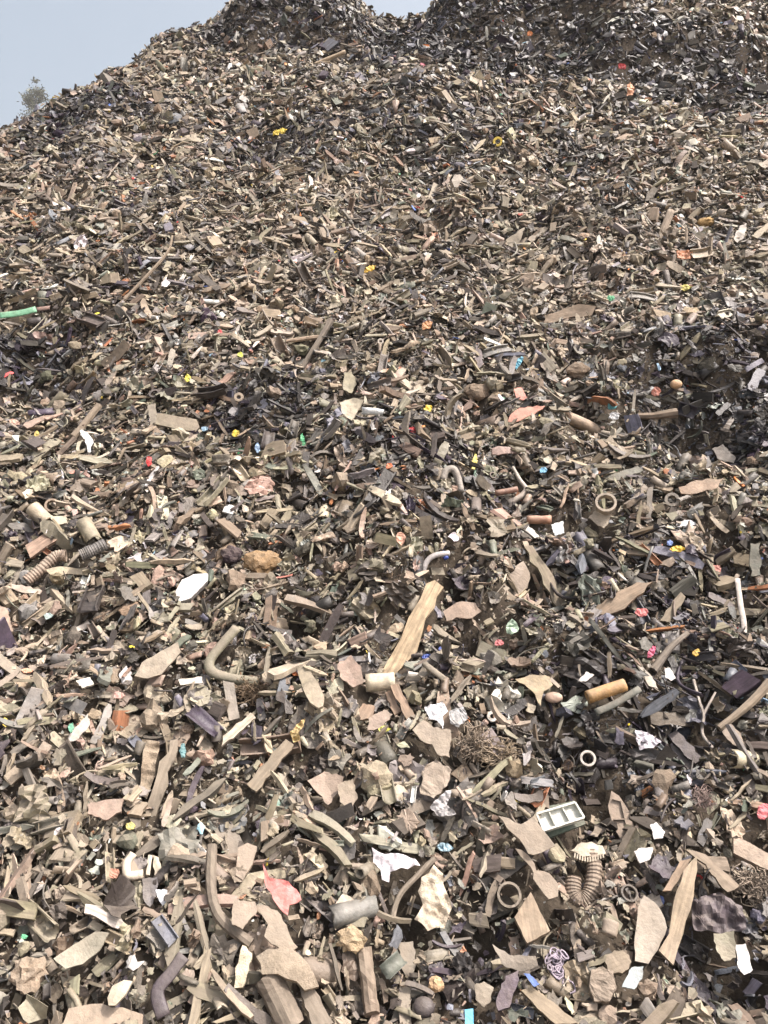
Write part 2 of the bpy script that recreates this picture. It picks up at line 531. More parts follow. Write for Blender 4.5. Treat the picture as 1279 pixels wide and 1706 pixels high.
# patches of black shreds, with shade of the steep banks put into piece colours (centres and half-sizes found once from the photo, kept as places on the ground)
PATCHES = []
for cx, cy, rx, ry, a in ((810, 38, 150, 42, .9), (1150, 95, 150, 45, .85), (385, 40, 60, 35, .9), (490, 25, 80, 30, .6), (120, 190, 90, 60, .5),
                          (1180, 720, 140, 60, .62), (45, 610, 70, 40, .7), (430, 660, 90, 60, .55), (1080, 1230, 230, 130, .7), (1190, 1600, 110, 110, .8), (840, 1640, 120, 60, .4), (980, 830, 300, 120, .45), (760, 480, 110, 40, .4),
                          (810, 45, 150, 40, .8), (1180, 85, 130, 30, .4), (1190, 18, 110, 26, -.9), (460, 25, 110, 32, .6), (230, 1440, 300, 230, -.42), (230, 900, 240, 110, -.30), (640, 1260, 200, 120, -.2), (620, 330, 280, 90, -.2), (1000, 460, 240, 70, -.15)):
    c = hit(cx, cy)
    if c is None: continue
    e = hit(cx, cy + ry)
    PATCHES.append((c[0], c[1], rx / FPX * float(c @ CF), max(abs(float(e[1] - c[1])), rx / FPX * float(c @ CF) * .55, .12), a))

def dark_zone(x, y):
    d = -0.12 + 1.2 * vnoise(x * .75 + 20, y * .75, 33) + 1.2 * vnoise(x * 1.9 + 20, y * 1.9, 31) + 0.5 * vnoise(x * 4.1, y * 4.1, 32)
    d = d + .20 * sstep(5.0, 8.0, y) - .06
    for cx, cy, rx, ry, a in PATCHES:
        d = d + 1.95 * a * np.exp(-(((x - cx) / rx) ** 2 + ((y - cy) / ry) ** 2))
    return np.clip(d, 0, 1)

# ------------------------------------------------------------------ ground and heap body
def grid_sheet(name, xs_of_t, ys, nx, zfun, mat, tint):
    yy = np.asarray(ys); t = np.linspace(-1, 1, nx)
    Yg = np.repeat(yy[:, None], nx, 1); Xg = xs_of_t(yy)[:, None] * t[None]
    Zg = zfun(Xg, Yg)
    V = np.stack([Xg, Yg, Zg], -1).reshape(-1, 3)
    ny = len(yy); a = (np.arange(ny - 1)[:, None] * nx + np.arange(nx - 1)[None]).ravel()
    loops = np.stack([a, a + 1, a + nx + 1, a + nx], -1).ravel()
    return link(name, raw_mesh(name, V, loops, np.full(len(a), 4), mat, tint, None, np.ones(len(a), bool)))

GROUND_Z = -1.62
M_earth = make_mat("dark_packed_litter", 0.95, spec=0.1, bump=1.0, bump_scale=70, mott=0.6)
ys = np.concatenate([np.linspace(.2, 6, 300), np.linspace(6.03, 14, 240), np.linspace(14.2, 30, 60)])
heap = grid_sheet("heap_slope", lambda y: 2.6 + .75 * y, ys, 420, lambda x, y: np.maximum(H(x, y) - .032, GROUND_Z - .05), M_earth, (.038, .030, .022, .12))
tag(heap, "tall sloping heap body of packed shredded waste under the loose pieces", "heap", kind='structure')
gm = make_mat("bare_ground", 0.95, spec=0.1, bump=.8, bump_scale=30, mott=0.4)
gv = np.array([(-1500, -1500, GROUND_Z), (1500, -1500, GROUND_Z), (1500, 1500, GROUND_Z), (-1500, 1500, GROUND_Z)])
ground = link("ground", raw_mesh("ground", gv, np.arange(4), np.array([4]), gm, (.28, .23, .17, .4)))
tag(ground, "bare dusty ground around the waste heap", "ground", kind='structure')

# ------------------------------------------------------------------ tree behind the heap on the left
def build_tree():
    d = 60.0
    top = d * ray(58, 122)
    bx, by = float(top[0]), float(top[1]); zt = float(top[2]); h = zt - GROUND_Z
    root = bpy.data.objects.new("tree", None); COL.objects.link(root); root.location = (bx, by, GROUND_Z)
    tag(root, "thin grey green treetop rising behind the left edge of the heap", "tree")
    segs = [(0, 0, 0, .20), (.05, .02, h * .35, .15), (-.05, .05, h * .7, .09), (.03, 0, h * .97, .02)]
    V, F = [], []
    def limb(pts, n=7):
        o = len(V)
        for k, (x, y, z, r) in enumerate(pts):
            for i in range(n):
                a = i / n * 2 * math.pi; V.append((x + r * math.cos(a), y + r * math.sin(a), z))
        for k in range(len(pts) - 1):
            for i in range(n):
                j = (i + 1) % n; F.append((o + k * n + i, o + k * n + j, o + (k + 1) * n + j, o + (k + 1) * n + i))
    limb(segs)
    clumps = []
    for k in range(44):
        f = U(.55, .99); a = U(0, 6.28); L = (1.0 - f) * 4.2 + .45
        z0 = h * f * .96; z1 = z0 + L * U(.2, .7)
        x1, y1 = L * math.cos(a), L * math.sin(a)
        limb([(0, 0, z0, .035 * (1.2 - f) + .012), (x1 * .5, y1 * .5, z0 + (z1 - z0) * .4, .02), (x1, y1, z1, .006)], 5)
        clumps.append((x1, y1, z1, .36 + .4 * (1 - f))); clumps.append((x1 * .6, y1 * .6, z0 + (z1 - z0) * .55, .34 + .3 * (1 - f)))
    clumps.append((0, 0, h * .98, .22))
    bark = make_mat("tree_bark", .9, wood=False, spec=.1, bump=.8, bump_scale=40)
    lo, si = faces_flat(F)
    link("trunk", raw_mesh("trunk", V, lo, si, bark, (.14, .11, .085, .2)), root)
    LV, LT, LF = [], [], []
    for cx, cy, cz, r in clumps:
        shade = U(.8, 1.2)
        for q in range(75):
            p = np.array([random.gauss(0, r * .55), random.gauss(0, r * .55), random.gauss(0, r * .45)]) + (cx, cy, cz)
            u = np.array([U(-1, 1), U(-1, 1), U(-.8, .8)]); u /= np.linalg.norm(u) + 1e-6
            w = np.cross(u, [U(-1, 1), U(-1, 1), U(-1, 1)]); w /= np.linalg.norm(w) + 1e-6
            l = U(.07, .15); o = len(LV)
            LV += [p - u * l, p + w * l * .35, p + u * l, p - w * l * .35]
            c = U(.75, 1.25) * shade
            LT += [(.105 * c, .12 * c, .085 * c, .2)] * 4
            LF.append((o, o + 1, o + 2, o + 3))
    lo, si = faces_flat(LF)
    leaf = make_mat("tree_leaf", .6, spec=.3, bump=.1)
    link("crown", raw_mesh("crown", np.array(LV), lo, si, leaf, np.array(LT)), root)
build_tree()

# ------------------------------------------------------------------ recognisable pieces
MASK = np.zeros((int(H0 / 2) + 1, int(W0 / 2) + 1), bool)
HERO_MESHES = []
LANDMARKS = []

def mask_poly(poly, grow=0):
    p = np.asarray(poly, float) / 2
    c = p.mean(0); 
    if grow: p = c + (p - c) * (1 + grow / (np.abs(p - c).max() + 1e-6))
    x0, y0 = np.floor(p.min(0)).astype(int) - 1; x1, y1 = np.ceil(p.max(0)).astype(int) + 1
    x0, y0 = max(x0, 0), max(y0, 0); x1, y1 = min(x1, MASK.shape[1] - 1), min(y1, MASK.shape[0] - 1)
    if x1 <= x0 or y1 <= y0: return
    gx, gy = np.meshgrid(np.arange(x0, x1), np.arange(y0, y1)); ins = np.zeros(gx.shape, bool)
    n = len(p)
    for i in range(n):
        a, b = p[i], p[(i + 1) % n]
        if a[1] == b[1]: continue
        cnd = ((a[1] > gy) != (b[1] > gy)) & (gx < (b[0] - a[0]) * (gy - a[1]) / (b[1] - a[1]) + a[0])
        ins ^= cnd
    MASK[y0:y1, x0:x1] |= ins

def mask_line(path, r):
    p = np.asarray(path, float)
    for a, b in zip(p[:-1], p[1:]):
        d = b - a; L = np.hypot(*d) + 1e-6; n = np.array([-d[1], d[0]]) / L * (r + 1.5); e = d / L * r * .5
        mask_poly([a - e + n, b + e + n, b + e - n, a - e - n])

class Frame:
    """a plane lying on the heap where the photo shows the piece; u to the right, v up the slope, n out of the heap"""
    def __init__(self, cx, cy, lift, face=.45):
        c = hit(min(max(cx, 2), W0 - 2), min(max(cy, 4), H0 - 2))
        if c is None: raise RuntimeError(("no heap at", cx, cy))
        sn = np.array([Hn(c[0] + i * .1, c[1] + j * .1, .25) for i in (-1, 0, 1) for j in (-1, 0, 1)]).mean(0); vd = c / np.linalg.norm(c)
        n = sn * (1 - face) - vd * face; n /= np.linalg.norm(n)
        self.n = n; self.c = c + sn * lift
        # keep the piece on its own sight line after lifting it
        zc = self.c @ CF; self.c = ray(cx, cy) * zc
        u = CR - n * (CR @ n); self.u = u / np.linalg.norm(u); self.v = np.cross(n, self.u)
        self.m = zc / FPX                                  # metres per photo pixel
    def at(self, px, py):
        d = ray(px, py); t = (self.c @ self.n) / (d @ self.n); p = d * t - self.c
        return np.array([p @ self.u, p @ self.v])
    def matrix(self):
        m = Matrix((self.u.tolist(), self.v.tolist(), self.n.tolist())).transposed().to_4x4(); m.translation = Vector(self.c); return m

def finish(name, me, fr, label, cat, lm=None, px=None, group=None, parent=None):
    o = link(name, me)
    if parent is not None:
        o.parent = parent; o.matrix_parent_inverse = Matrix()
        HERO_MESHES.append((me, parent['_m'] if False else fr.matrix()))
    else:
        o.matrix_world = fr.matrix(); tag(o, label, cat, group)
        HERO_MESHES.append((me, fr.matrix()))
    if lm: LANDMARKS.append((lm, px))
    return o

def bm_mesh(bm, name, mat, tint, smooth=False):
    bmesh.ops.recalc_face_normals(bm, faces=bm.faces[:])
    me = bpy.data.meshes.new(name); bm.to_mesh(me); bm.free()
    me.polygons.foreach_set('use_smooth', np.full(len(me.polygons), smooth))
    if max(tint[:3]) > .1 and min(tint[:3]) / max(tint[:3]) > .42:
        tint = (tint[0] * .68, tint[1] * .67, tint[2] * .69, min(1, tint[3] * 1.2 + .13))
    else:
        tint = (tint[0] * .88, tint[1] * .88, tint[2] * .88, min(1, tint[3] + .14))
    n = len(me.vertices)
    a = me.attributes.new('tint', 'FLOAT_COLOR', 'POINT'); a.data.foreach_set('color', np.tile(np.asarray(tint, np.float32), (n, 1)).ravel())
    co = np.empty(n * 3, np.float32); me.vertices.foreach_get('co', co); co = co.reshape(-1, 3)
    c = co - co.mean(0); w, v = np.linalg.eigh(c.T @ c); g = c @ v[:, ::-1]
    at = me.attributes.new('grain', 'FLOAT_VECTOR', 'POINT'); at.data.foreach_set('vector', np.ascontiguousarray(g + 5 * random.random(), np.float32).ravel())
    me.materials.append(mat)
    return me

def plate_bm(pts, th, bend=(0, 0), crumple=0.0, jag=.03, cuts=1):
    """a slab from an outline (metres, in the frame's plane): ragged rim, bent, optionally crumpled"""
    pts = [np.array(p, float) for p in pts]; n = len(pts); out = []
    size = max(np.ptp([p[0] for p in pts]), np.ptp([p[1] for p in pts]))
    for i, p in enumerate(pts):
        q = pts[(i + 1) % n]; L = np.linalg.norm(q - p); k = max(1, min(6, int(L / (size * .11))))
        nn = np.array([-(q - p)[1], (q - p)[0]]) / (L + 1e-9)
        for j in range(k):
            t = j / k; out.append(p + (q - p) * t + nn * (U(-jag, jag) * size * (j > 0)))
    bm = bmesh.new()
    f = bm.faces.new([bm.verts.new((p[0], p[1], 0)) for p in out])
    bmesh.ops.triangulate(bm, faces=[f])
    for _ in range(cuts):
        bmesh.ops.subdivide_edges(bm, edges=bm.edges[:], cuts=1, use_grid_fill=True)
    r = bmesh.ops.extrude_face_region(bm, geom=bm.faces[:])
    down = {g for g in r['geom'] if isinstance(g, bmesh.types.BMVert)}
    o = U(0, 99)
    for v in bm.verts:
        x, y = v.co.x, v.co.y
        z = bend[0] * x * x / size + bend[1] * y * y / size + bend[0] * bend[1] * x * y / size
        z += .03 * size * float(vnoise(x / size * 4 + o, y / size * 4, 21))
        if crumple: z += crumple * size * (float(vnoise(x / size * 5 + o, y / size * 5, 22)) + .7 * float(vnoise(x / size * 11 + o, y / size * 11, 23)))
        v.co.z = z - (th if v in down else 0)
    return bm

def rgb_big(o):
    a = np.asarray(o, float); return np.ptp(a[:, 0]) + np.ptp(a[:, 1]) > 70

def cen(o): 
    a = np.asarray(o, float); return (a.min(0) + a.max(0)) / 2

def plate(name, cat, label, outline, rgb, th=.006, mat='plastic', dust=.5, bend=(0, 0), crumple=0, lift=.04, face=.45, lm=None, group=None, jag=.034, cuts=1):
    c = cen(outline); fr = Frame(c[0], c[1], lift, face)
    bm = plate_bm([fr.at(*p) for p in outline], th, bend, crumple, jag, (3 if crumple > .1 and len(outline) > 5 and rgb_big(outline) else 2) if crumple else cuts)
    mask_poly(outline, 2)
    return finish(name, bm_mesh(bm, name, M[mat], (*rgb, dust)), fr, label, cat, lm, c, group), fr

def catmull(P, k):
    P = np.asarray(P, float)
    if len(P) == 2: return P[0] + (P[1] - P[0]) * np.linspace(0, 1, k + 1)[:, None]
    Q = np.vstack([2 * P[0] - P[1], P, 2 * P[-1] - P[-2]]); out = []
    for i in range(1, len(Q) - 2):
        for t in np.linspace(0, 1, k, endpoint=False):
            a, b, c, d = Q[i - 1:i + 3]
            out.append(.5 * (2 * b + (c - a) * t + (2 * a - 5 * b + 4 * c - d) * t * t + (3 * b - a - 3 * c + d) * t ** 3))
    out.append(P[-1]); return np.array(out)

def tube_bm(P3, rad, n=10, hollow=0.0, flat=1.0, rough=0.0):
    """a round bar, tube or flattened hose along points; rad one radius per point"""
    P3 = np.asarray(P3, float); k = len(P3); bm = bmesh.new(); rings = []
    T = np.gradient(P3, axis=0); T /= np.linalg.norm(T, axis=1, keepdims=True) + 1e-9
    for inner in ((0, 1) if hollow else (0,)):
        for i in range(k):
            s = np.cross(T[i], (0, 0, 1.0)); s /= np.linalg.norm(s) + 1e-9; w = np.cross(s, T[i]); ring = []
            for a in range(n):
                th = a / n * 2 * math.pi; r = rad[i] * (hollow if inner else 1) * (1 + U(-rough, rough))
                ring.append(bm.verts.new(P3[i] + s * r * math.cos(th) + w * r * flat * math.sin(th)))
            rings.append(ring)
    def skin(A, B):
        for a in range(n): bm.faces.new((A[a], A[(a + 1) % n], B[(a + 1) % n], B[a]))
    for i in range(k - 1):
        skin(rings[i], rings[i + 1])
        if hollow: skin(rings[k + i + 1], rings[k + i])
    if hollow: skin(rings[k], rings[0]); skin(rings[k - 1], rings[2 * k - 1])
    else: bm.faces.new(rings[0][::-1]); bm.faces.new(rings[k - 1])
    return bm

def bar(name, cat, label, path, rpx, rgb, mat='plastic', dust=.5, hollow=0.0, ridges=0, taper=(1, 1), flat=1.0, rough=0.0, lift=.04, face=.45, lm=None, group=None, arch=0.0, tipout=0.0, n=10, k=5):
    c = cen(path); fr = Frame(c[0], c[1], lift, face)
    P = catmull([fr.at(*p) for p in path], k if not ridges else max(k, int(ridges * 4 / max(1, len(path) - 1))))
    m = len(P); t = np.linspace(0, 1, m)
    r = rpx * fr.m * (taper[0] + (taper[1] - taper[0]) * t) * (1 + .14 * vnoise(t * 5 + c[0], t * 0 + c[1], 81))
    if ridges: r = r * (1 + .05 * np.sign(np.sin(t * ridges * 2 * math.pi)))
    L = np.linalg.norm(P[-1] - P[0]) + 1e-6
    z = arch * L * np.sin(t * math.pi) + tipout * L * t + (rough * rpx * fr.m * .8 * np.sin(t * 9 + c[0]) if rough else 0)
    bm = tube_bm(np.column_stack([P, np.broadcast_to(z, (m,))]), r, n, hollow, flat, rough * .4)
    mask_line(path, rpx)
    me = bm_mesh(bm, name, M[mat], (*rgb, dust), smooth=(rough == 0 and not ridges))
    return finish(name, me, fr, label, cat, lm, c, group), fr

def lump(name, cat, label, cx, cy, rx, ry, rgb, mat='dirt', dust=.5, rough=.5, lift=.03, lm=None, group=None, depth=.7, sub=3):
    fr = Frame(cx, cy, lift)
    bm = bmesh.new(); bmesh.ops.create_icosphere(bm, subdivisions=sub, radius=1.0); o = U(0, 99)
    for v in bm.verts:
        x, y, z = v.co; d = 1 + rough * (.6 * float(vnoise(x * 1.7 + o, y * 1.7 + z, 61)) + .5 * float(vnoise(x * 4 + o, y * 4 - z * 3, 62)) + .35 * float(vnoise(y * 9 + o, z * 9 + x * 5, 63)))
        v.co = (x * d * rx * fr.m, y * d * ry * fr.m, z * d * min(rx, ry) * fr.m * depth)
    mask_poly([(cx + rx * math.cos(a), cy + ry * math.sin(a)) for a in np.linspace(0, 6.283, 14)[:-1]])
    return finish(name, bm_mesh(bm, name, M[mat], (*rgb, dust), smooth=rough < .15), fr, label, cat, lm, (cx, cy), group), fr

def fibre(name, cat, label, cx, cy, rx, ry, rgb, count=150, thick=.0011, dust=.3, lift=.03, lm=None, group=None):
    """a tangle of thin strands"""
    fr = Frame(cx, cy, lift); bm = bmesh.new(); a_, b_ = rx * fr.m, ry * fr.m
    for _ in range(count):
        p = np.array([random.gauss(0, .42), random.gauss(0, .42), abs(random.gauss(0, .18))]); d = np.array([U(-1, 1), U(-1, 1), U(-.6, .6)]); pts = []
        for i in range(6):
            pts.append(p * (a_, b_, min(a_, b_))); d = d + np.array([U(-1, 1), U(-1, 1), U(-.8, .8)]) * .8; d /= np.linalg.norm(d) + 1e-6
            p = p + d * .22; q = np.linalg.norm(p); p = p / max(1, q / 1.35)
        b2 = tube_bm(pts, [thick] * 6, 3)
        tmp = bpy.data.meshes.new("t"); b2.to_mesh(tmp); b2.free(); bm.from_mesh(tmp); bpy.data.meshes.remove(tmp)
    mask_poly([(cx + rx * math.cos(a), cy + ry * math.sin(a)) for a in np.linspace(0, 6.283, 14)[:-1]])
    return finish(name, bm_mesh(bm, name, M['soft'], (*rgb, dust)), fr, label, cat, lm, (cx, cy), group), fr

def loops(name, cat, label, cx, cy, rx, ry, rgb, count=16, lm=None, dust=.2, lift=.05):
    """a clump of slack cord loops"""
    fr = Frame(cx, cy, lift); bm = bmesh.new()
    for _ in range(count):
        c = np.array([random.gauss(0, .45) * rx * fr.m, random.gauss(0, .45) * ry * fr.m, U(0, .3) * rx * fr.m]); r = U(.3, .6) * rx * fr.m
        u = np.array([1, U(-.6, .6), U(-.5, .5)]); v = np.array([U(-.6, .6), 1, U(-.6, .6)]); k = 14
        pts = [c + r * (u * math.cos(6.283 * i / k) + v * U(.8, 1.2) * math.sin(6.283 * i / k)) for i in range(k + 1)]
        b2 = tube_bm(pts, [.0022] * len(pts), 5)
        tmp = bpy.data.meshes.new("t"); b2.to_mesh(tmp); b2.free(); bm.from_mesh(tmp); bpy.data.meshes.remove(tmp)
    mask_poly([(cx + rx * math.cos(a), cy + ry * math.sin(a)) for a in np.linspace(0, 6.283, 14)[:-1]])
    return finish(name, bm_mesh(bm, name, M['plastic'], (*rgb, dust), True), fr, label, cat, lm, (cx, cy)), fr

def part(name, bm, fr, parent, mat, rgb, dust=.3, smooth=False):
    me = bm_mesh(bm, name, M[mat], (*rgb, dust), smooth)
    o = link(name, me, parent); HERO_MESHES.append((me, fr.matrix())); return o

def slab_bm(p, q, w, z0, z1):
    """an upright rib from p to q in the frame's plane"""
    p, q = np.asarray(p, float), np.asarray(q, float); d = (q - p) / np.linalg.norm(q - p); s = np.array([-d[1], d[0]]) * w / 2
    bm = bmesh.new(); lo = [bm.verts.new((*c, z0)) for c in (p - s, q - s, q + s, p + s)]; hi = [bm.verts.new((*c, z1)) for c in (p - s, q - s, q + s, p + s)]
    bm.faces.new(lo[::-1]); bm.faces.new(hi)
    for i in range(4): bm.faces.new((lo[i], lo[(i + 1) % 4], hi[(i + 1) % 4], hi[i]))
    return bm

def torus_bm(cx, cy, r0, r1, h, z, n=22):
    P = ring_mesh(r0, r1, h, n); bm = bmesh.new()
    vs_ = [bm.verts.new((cx + y, cy + zz, z + x)) for x, y, zz in P.V]
    k = 0
    for s in P.sizes: bm.faces.new([vs_[i] for i in P.loops[k:k + s]]); k += s
    return bm

TAN = (.34, .28, .20); TAN2 = (.38, .30, .21); PALEWOOD = (.58, .45, .28); WOOD = (.33, .26, .17); GREYWOOD = (.22, .19, .15)
OLIVE = (.21, .20, .135); CREAM = (.66, .59, .44); WHITE = (.80, .78, .73); BLACK = (.022, .020, .023); DGREY = (.07, .065, .065); BROWN = (.20, .145, .10); PINKT = (.36, .25, .19)

# ---- long wooden pieces
plate('plank', 'plank', 'pale yellow split plank with ragged edges standing up the middle of the slope', [(724, 966), (739, 978), (724, 1012), (703, 1055), (694, 1086), (674, 1106), (652, 1130), (634, 1122), (652, 1090), (668, 1062), (680, 1030), (700, 998), (710, 972)], PALEWOOD, .016, 'wood', .15, lift=.06, lm='the pale yellow plank')
plate('batten', 'batten', 'short pinkish wood batten below the cream pipe, longer of the two', [(650, 1142), (664, 1140), (691, 1194), (680, 1202)], (.46, .33, .23), .014, 'wood', .3, lift=.06)
plate('batten', 'batten', 'short pinkish wood batten below the cream pipe, shorter of the two', [(641, 1154), (650, 1149), (668, 1185), (657, 1191)], (.46, .33, .23), .014, 'wood', .3, lift=.05)
bar('pipe_stub', 'pipe', 'short cream hollow pipe lying at the lower end of the pale plank', [(609, 1138), (657, 1135)], 14.5, (.70, .62, .45), dust=.15, hollow=.78, lift=.075, lm='the cream pipe', n=20)
plate('board', 'board', 'straight olive grey board leaning beside the rolled brown sheet', [(873, 909), (887, 908), (914, 948), (943, 1007), (932, 1015), (905, 974)], (.30, .27, .18), .016, 'wood', .5, lift=.085, lm='the leaning olive board')
plate('rolled_sheet', 'sheet', 'brown curved sheet rolled into a trough left of the leaning olive board', [(829, 985), (850, 955), (873, 930), (884, 948), (880, 975), (858, 992), (842, 1000)], (.22, .175, .125), .006, dust=.5, bend=(-1.3, -.4), lift=.07, lm='the rolled brown sheet')
plate('plank', 'plank', 'brown weathered plank with long cracks right of the leaning olive board', [(983, 1018), (1030, 985), (1062, 969), (1088, 968), (1062, 992), (1040, 1014), (1010, 1024)], (.34, .25, .17), .02, 'wood', .35, lift=.06, lm='the cracked brown plank')
plate('batten', 'batten', 'small grey batten lying just right of the cracked brown plank', [(1134, 986), (1142, 994), (1116, 1037), (1099, 1034)], TAN, .012, 'wood', .5, lift=.055)
plate('batten', 'batten', 'white planed batten with a clean face above the long wood board', [(417, 1187), (426, 1196), (394, 1224), (369, 1243), (371, 1226)], (.66, .58, .45), .012, 'wood', .2, lift=.06, lm='the white batten')
plate('board', 'board', 'long tan wood board slanting below the white batten', [(476, 1231), (489, 1240), (458, 1282), (427, 1319), (411, 1306)], (.33, .27, .19), .014, 'wood', .5, lift=.06, lm='the slanting tan board')
plate('paper_strip', 'paper', 'torn ochre paper strip folded over the top of the slanting tan board', [(482, 1222), (494, 1206), (508, 1196), (506, 1210), (497, 1220), (500, 1232), (488, 1236)], (.52, .38, .17), .003, 'soft', .2, crumple=.25, lift=.08)
plate('stake', 'stake', 'long grey brown wooden stake pointing down the slope on the left', [(283, 1234), (296, 1231), (290, 1268), (272, 1325), (256, 1372), (231, 1402), (243, 1345), (262, 1288)], (.27, .225, .17), .016, 'wood', .5, lift=.085, lm='the long grey stake')
plate('rag', 'rag', 'tan folded rag hanging beside the long grey stake', [(236, 1232), (266, 1238), (258, 1290), (244, 1330), (230, 1322), (238, 1270)], TAN2, .005, 'soft', .5, crumple=.16, lift=.04)
plate('lath', 'lath', 'long smooth tan lath standing at the lower right', [(1160, 1427), (1161, 1450), (1150, 1515), (1138, 1556), (1121, 1609), (1097, 1584), (1114, 1556), (1122, 1503), (1138, 1452)], (.46, .37, .25), .014, 'wood', .35, bend=(0, .12), lift=.09, lm='the long smooth lath', jag=.012)
plate('lath', 'lath', 'short brown lath lying behind the long smooth lath', [(1151, 1430), (1140, 1450), (1118, 1484), (1104, 1484), (1133, 1434)], (.38, .27, .18), .012, 'wood', .35, lift=.07, jag=.012)
plate('bracket', 'bracket', 'forked tan strip with two prongs right of the long smooth lath', [(1143, 1416), (1175, 1423), (1206, 1452), (1232, 1476), (1212, 1486), (1192, 1462), (1176, 1440)], TAN, .012, 'wood', .5, lift=.06)
plate('block', 'block', 'scuffed wooden block with a worn pinkish face at the lower right', [(884, 1486), (916, 1551), (878, 1571), (857, 1528)], (.46, .36, .25), .03, 'wood', .3, lift=.075, lm='the scuffed wooden block', jag=.01)
plate('board', 'board', 'thick tan board at the bottom edge pointing right', [(868, 1650), (886, 1644), (930, 1676), (962, 1704), (925, 1706), (895, 1680)], (.40, .33, .22), .025, 'wood', .4, lift=.06, jag=.012)
bar('log', 'log', 'dark grey brown log lying at the bottom edge below the forked tan lump', [(446, 1628), (462, 1660), (486, 1712)], 22, (.19, .155, .12), 'wood', .45, rough=.10, lift=.05, lm='the dark log', n=12)
plate('plank', 'plank', 'grey grooved plank right of the dark log at the bottom edge', [(500, 1648), (520, 1640), (556, 1704), (520, 1708)], GREYWOOD, .02, 'wood', .45, lift=.05)
bar('stick', 'stick', 'thick rough bark stick standing upright at the bottom', [(606, 1578), (612, 1630), (620, 1690)], 13, (.26, .20, .145), 'wood', .5, rough=.28, lift=.055, lm='the rough bark stick', n=9)
bar('stick', 'stick', 'long bent grey brown stick curving down the lower left', [(353, 1408), (351, 1470), (357, 1510), (376, 1540), (418, 1572)], 8.5, (.20, .165, .13), 'wood', .5, rough=.14, lift=.065, lm='the long bent stick', n=8)
bar('stick', 'stick', 'thin curved stick left of the crumpled cream sheet', [(724, 1430), (696, 1458), (668, 1488), (656, 1518), (655, 1540)], 4.8, (.24, .20, .155), 'wood', .5, rough=.12, lift=.07, n=7)
bar('stick', 'stick', 'long straight pale stick leaning in from the right edge', [(1283, 1136), (1245, 1176), (1198, 1213)], 7.5, (.38, .31, .22), 'wood', .4, taper=(1.1, .7), rough=.1, lift=.065, lm='the straight pale stick', n=9)
bar('stick', 'stick', 'grey tapered stick beside the magenta scrap', [(1146, 1054), (1116, 1080), (1088, 1117)], 6, (.24, .21, .175), 'wood', .45, taper=(.7, 1.2), rough=.08, lift=.06, n=8)
bar('branch', 'branch', 'knotty dark branch lying across the dark hollow on the right', [(1062, 694), (1090, 693), (1127, 688)], 7, (.25, .185, .13), 'wood', .4, rough=.16, taper=(.8, 1.2), lift=.06, lm='the knotty branch', n=8)
bar('stick', 'stick', 'grey leaning stick in the middle of the upper slope', [(551, 534), (527, 575), (498, 622)], 5.5, (.23, .20, .165), 'wood', .45, rough=.1, taper=(1.1, .8), lift=.07, lm='the grey leaning stick', n=8)
bar('stick', 'stick', 'short pale stick lying level against the grey leaning stick', [(476, 569), (503, 565), (531, 562)], 4, (.48, .36, .25), 'wood', .3, rough=.1, taper=(.7, 1.1), lift=.07, n=7)
bar('twig', 'twig', 'very long thin pale twig curving down the upper left slope', [(287, 392), (279, 420), (246, 458), (206, 500), (180, 527), (138, 574)], 2.6, (.40, .32, .23), 'wood', .4, rough=.12, taper=(.7, 1.6), lift=.07, lm='the long pale twig', n=6)
bar('stick', 'stick', 'pale wood stick lying high on the slope below the dark bank', [(522, 108), (546, 98), (575, 86)], 3.4, (.55, .44, .30), 'wood', .25, lift=.09, lm='the pale stick high up', n=6)
bar('stick', 'stick', 'brown thick stick slanting at the middle left', [(165, 675), (142, 705), (122, 728)], 6, (.30, .24, .17), 'wood', .5, rough=.1, lift=.05, n=8)
bar('stick', 'stick', 'dark stick running down from the brown slanting stick', [(125, 730), (110, 745), (95, 760)], 5, (.13, .10, .08), 'wood', .4, rough=.1, lift=.05, n=7)
bar('tube', 'tube', 'tan round tube lying below the salmon sheet', [(946, 697), (975, 709), (1004, 726)], 11, (.44, .32, .20), 'plastic', .4, hollow=.8, lift=.075, lm='the tan round tube', n=16)
bar('tube', 'tube', 'ochre orange tube lying above the green grey strip', [(978, 1162), (1010, 1151), (1041, 1141)], 11, (.40, .23, .085), 'plastic', .45, hollow=.8, lift=.055, lm='the ochre tube', n=16)
bar('strip', 'strip', 'narrow green grey strip just below the ochre tube', [(992, 1187), (1025, 1172), (1066, 1147)], 6, (.10, .12, .10), 'plastic', .35, flat=.35, lift=.055)
bar('tube', 'tube', 'reddish brown tube end lying near the top of the leaning olive board', [(878, 866), (918, 866)], 7, (.36, .19, .12), 'plastic', .3, hollow=.75, lift=.06, n=14)
bar('tube', 'tube', 'thin reddish brown rod above the curved white wishbone', [(825, 822), (862, 815)], 5, (.27, .14, .10), 'plastic', .3, lift=.06, n=10)
plate('board', 'board', 'long curved brown board on the upper right slope', [(888, 536), (925, 521), (962, 508), (992, 514), (985, 528), (940, 531), (900, 543)], (.33, .25, .175), .012, 'wood', .45, bend=(.3, 0), lift=.05, lm='the curved brown board')
plate('board', 'board', 'smooth olive board with a rounded end at the middle left', [(262, 688), (290, 692), (327, 699), (332, 712), (326, 719), (292, 714), (258, 706)], (.27, .235, .155), .012, 'plastic', .55, lift=.065, lm='the smooth olive board', jag=.008)
plate('plate', 'plate', 'narrow grey plate standing on the left end of the smooth olive board', [(246, 674), (259, 672), (262, 704), (250, 708)], (.33, .29, .22), .008, dust=.5, lift=.07)
plate('plate', 'plate', 'salmon pink flat sheet just above the tan round tube', [(851, 690), (866, 679), (908, 676), (890, 690), (862, 702), (846, 702)], (.58, .25, .18), .006, dust=.3, lift=.06, lm='the salmon sheet')
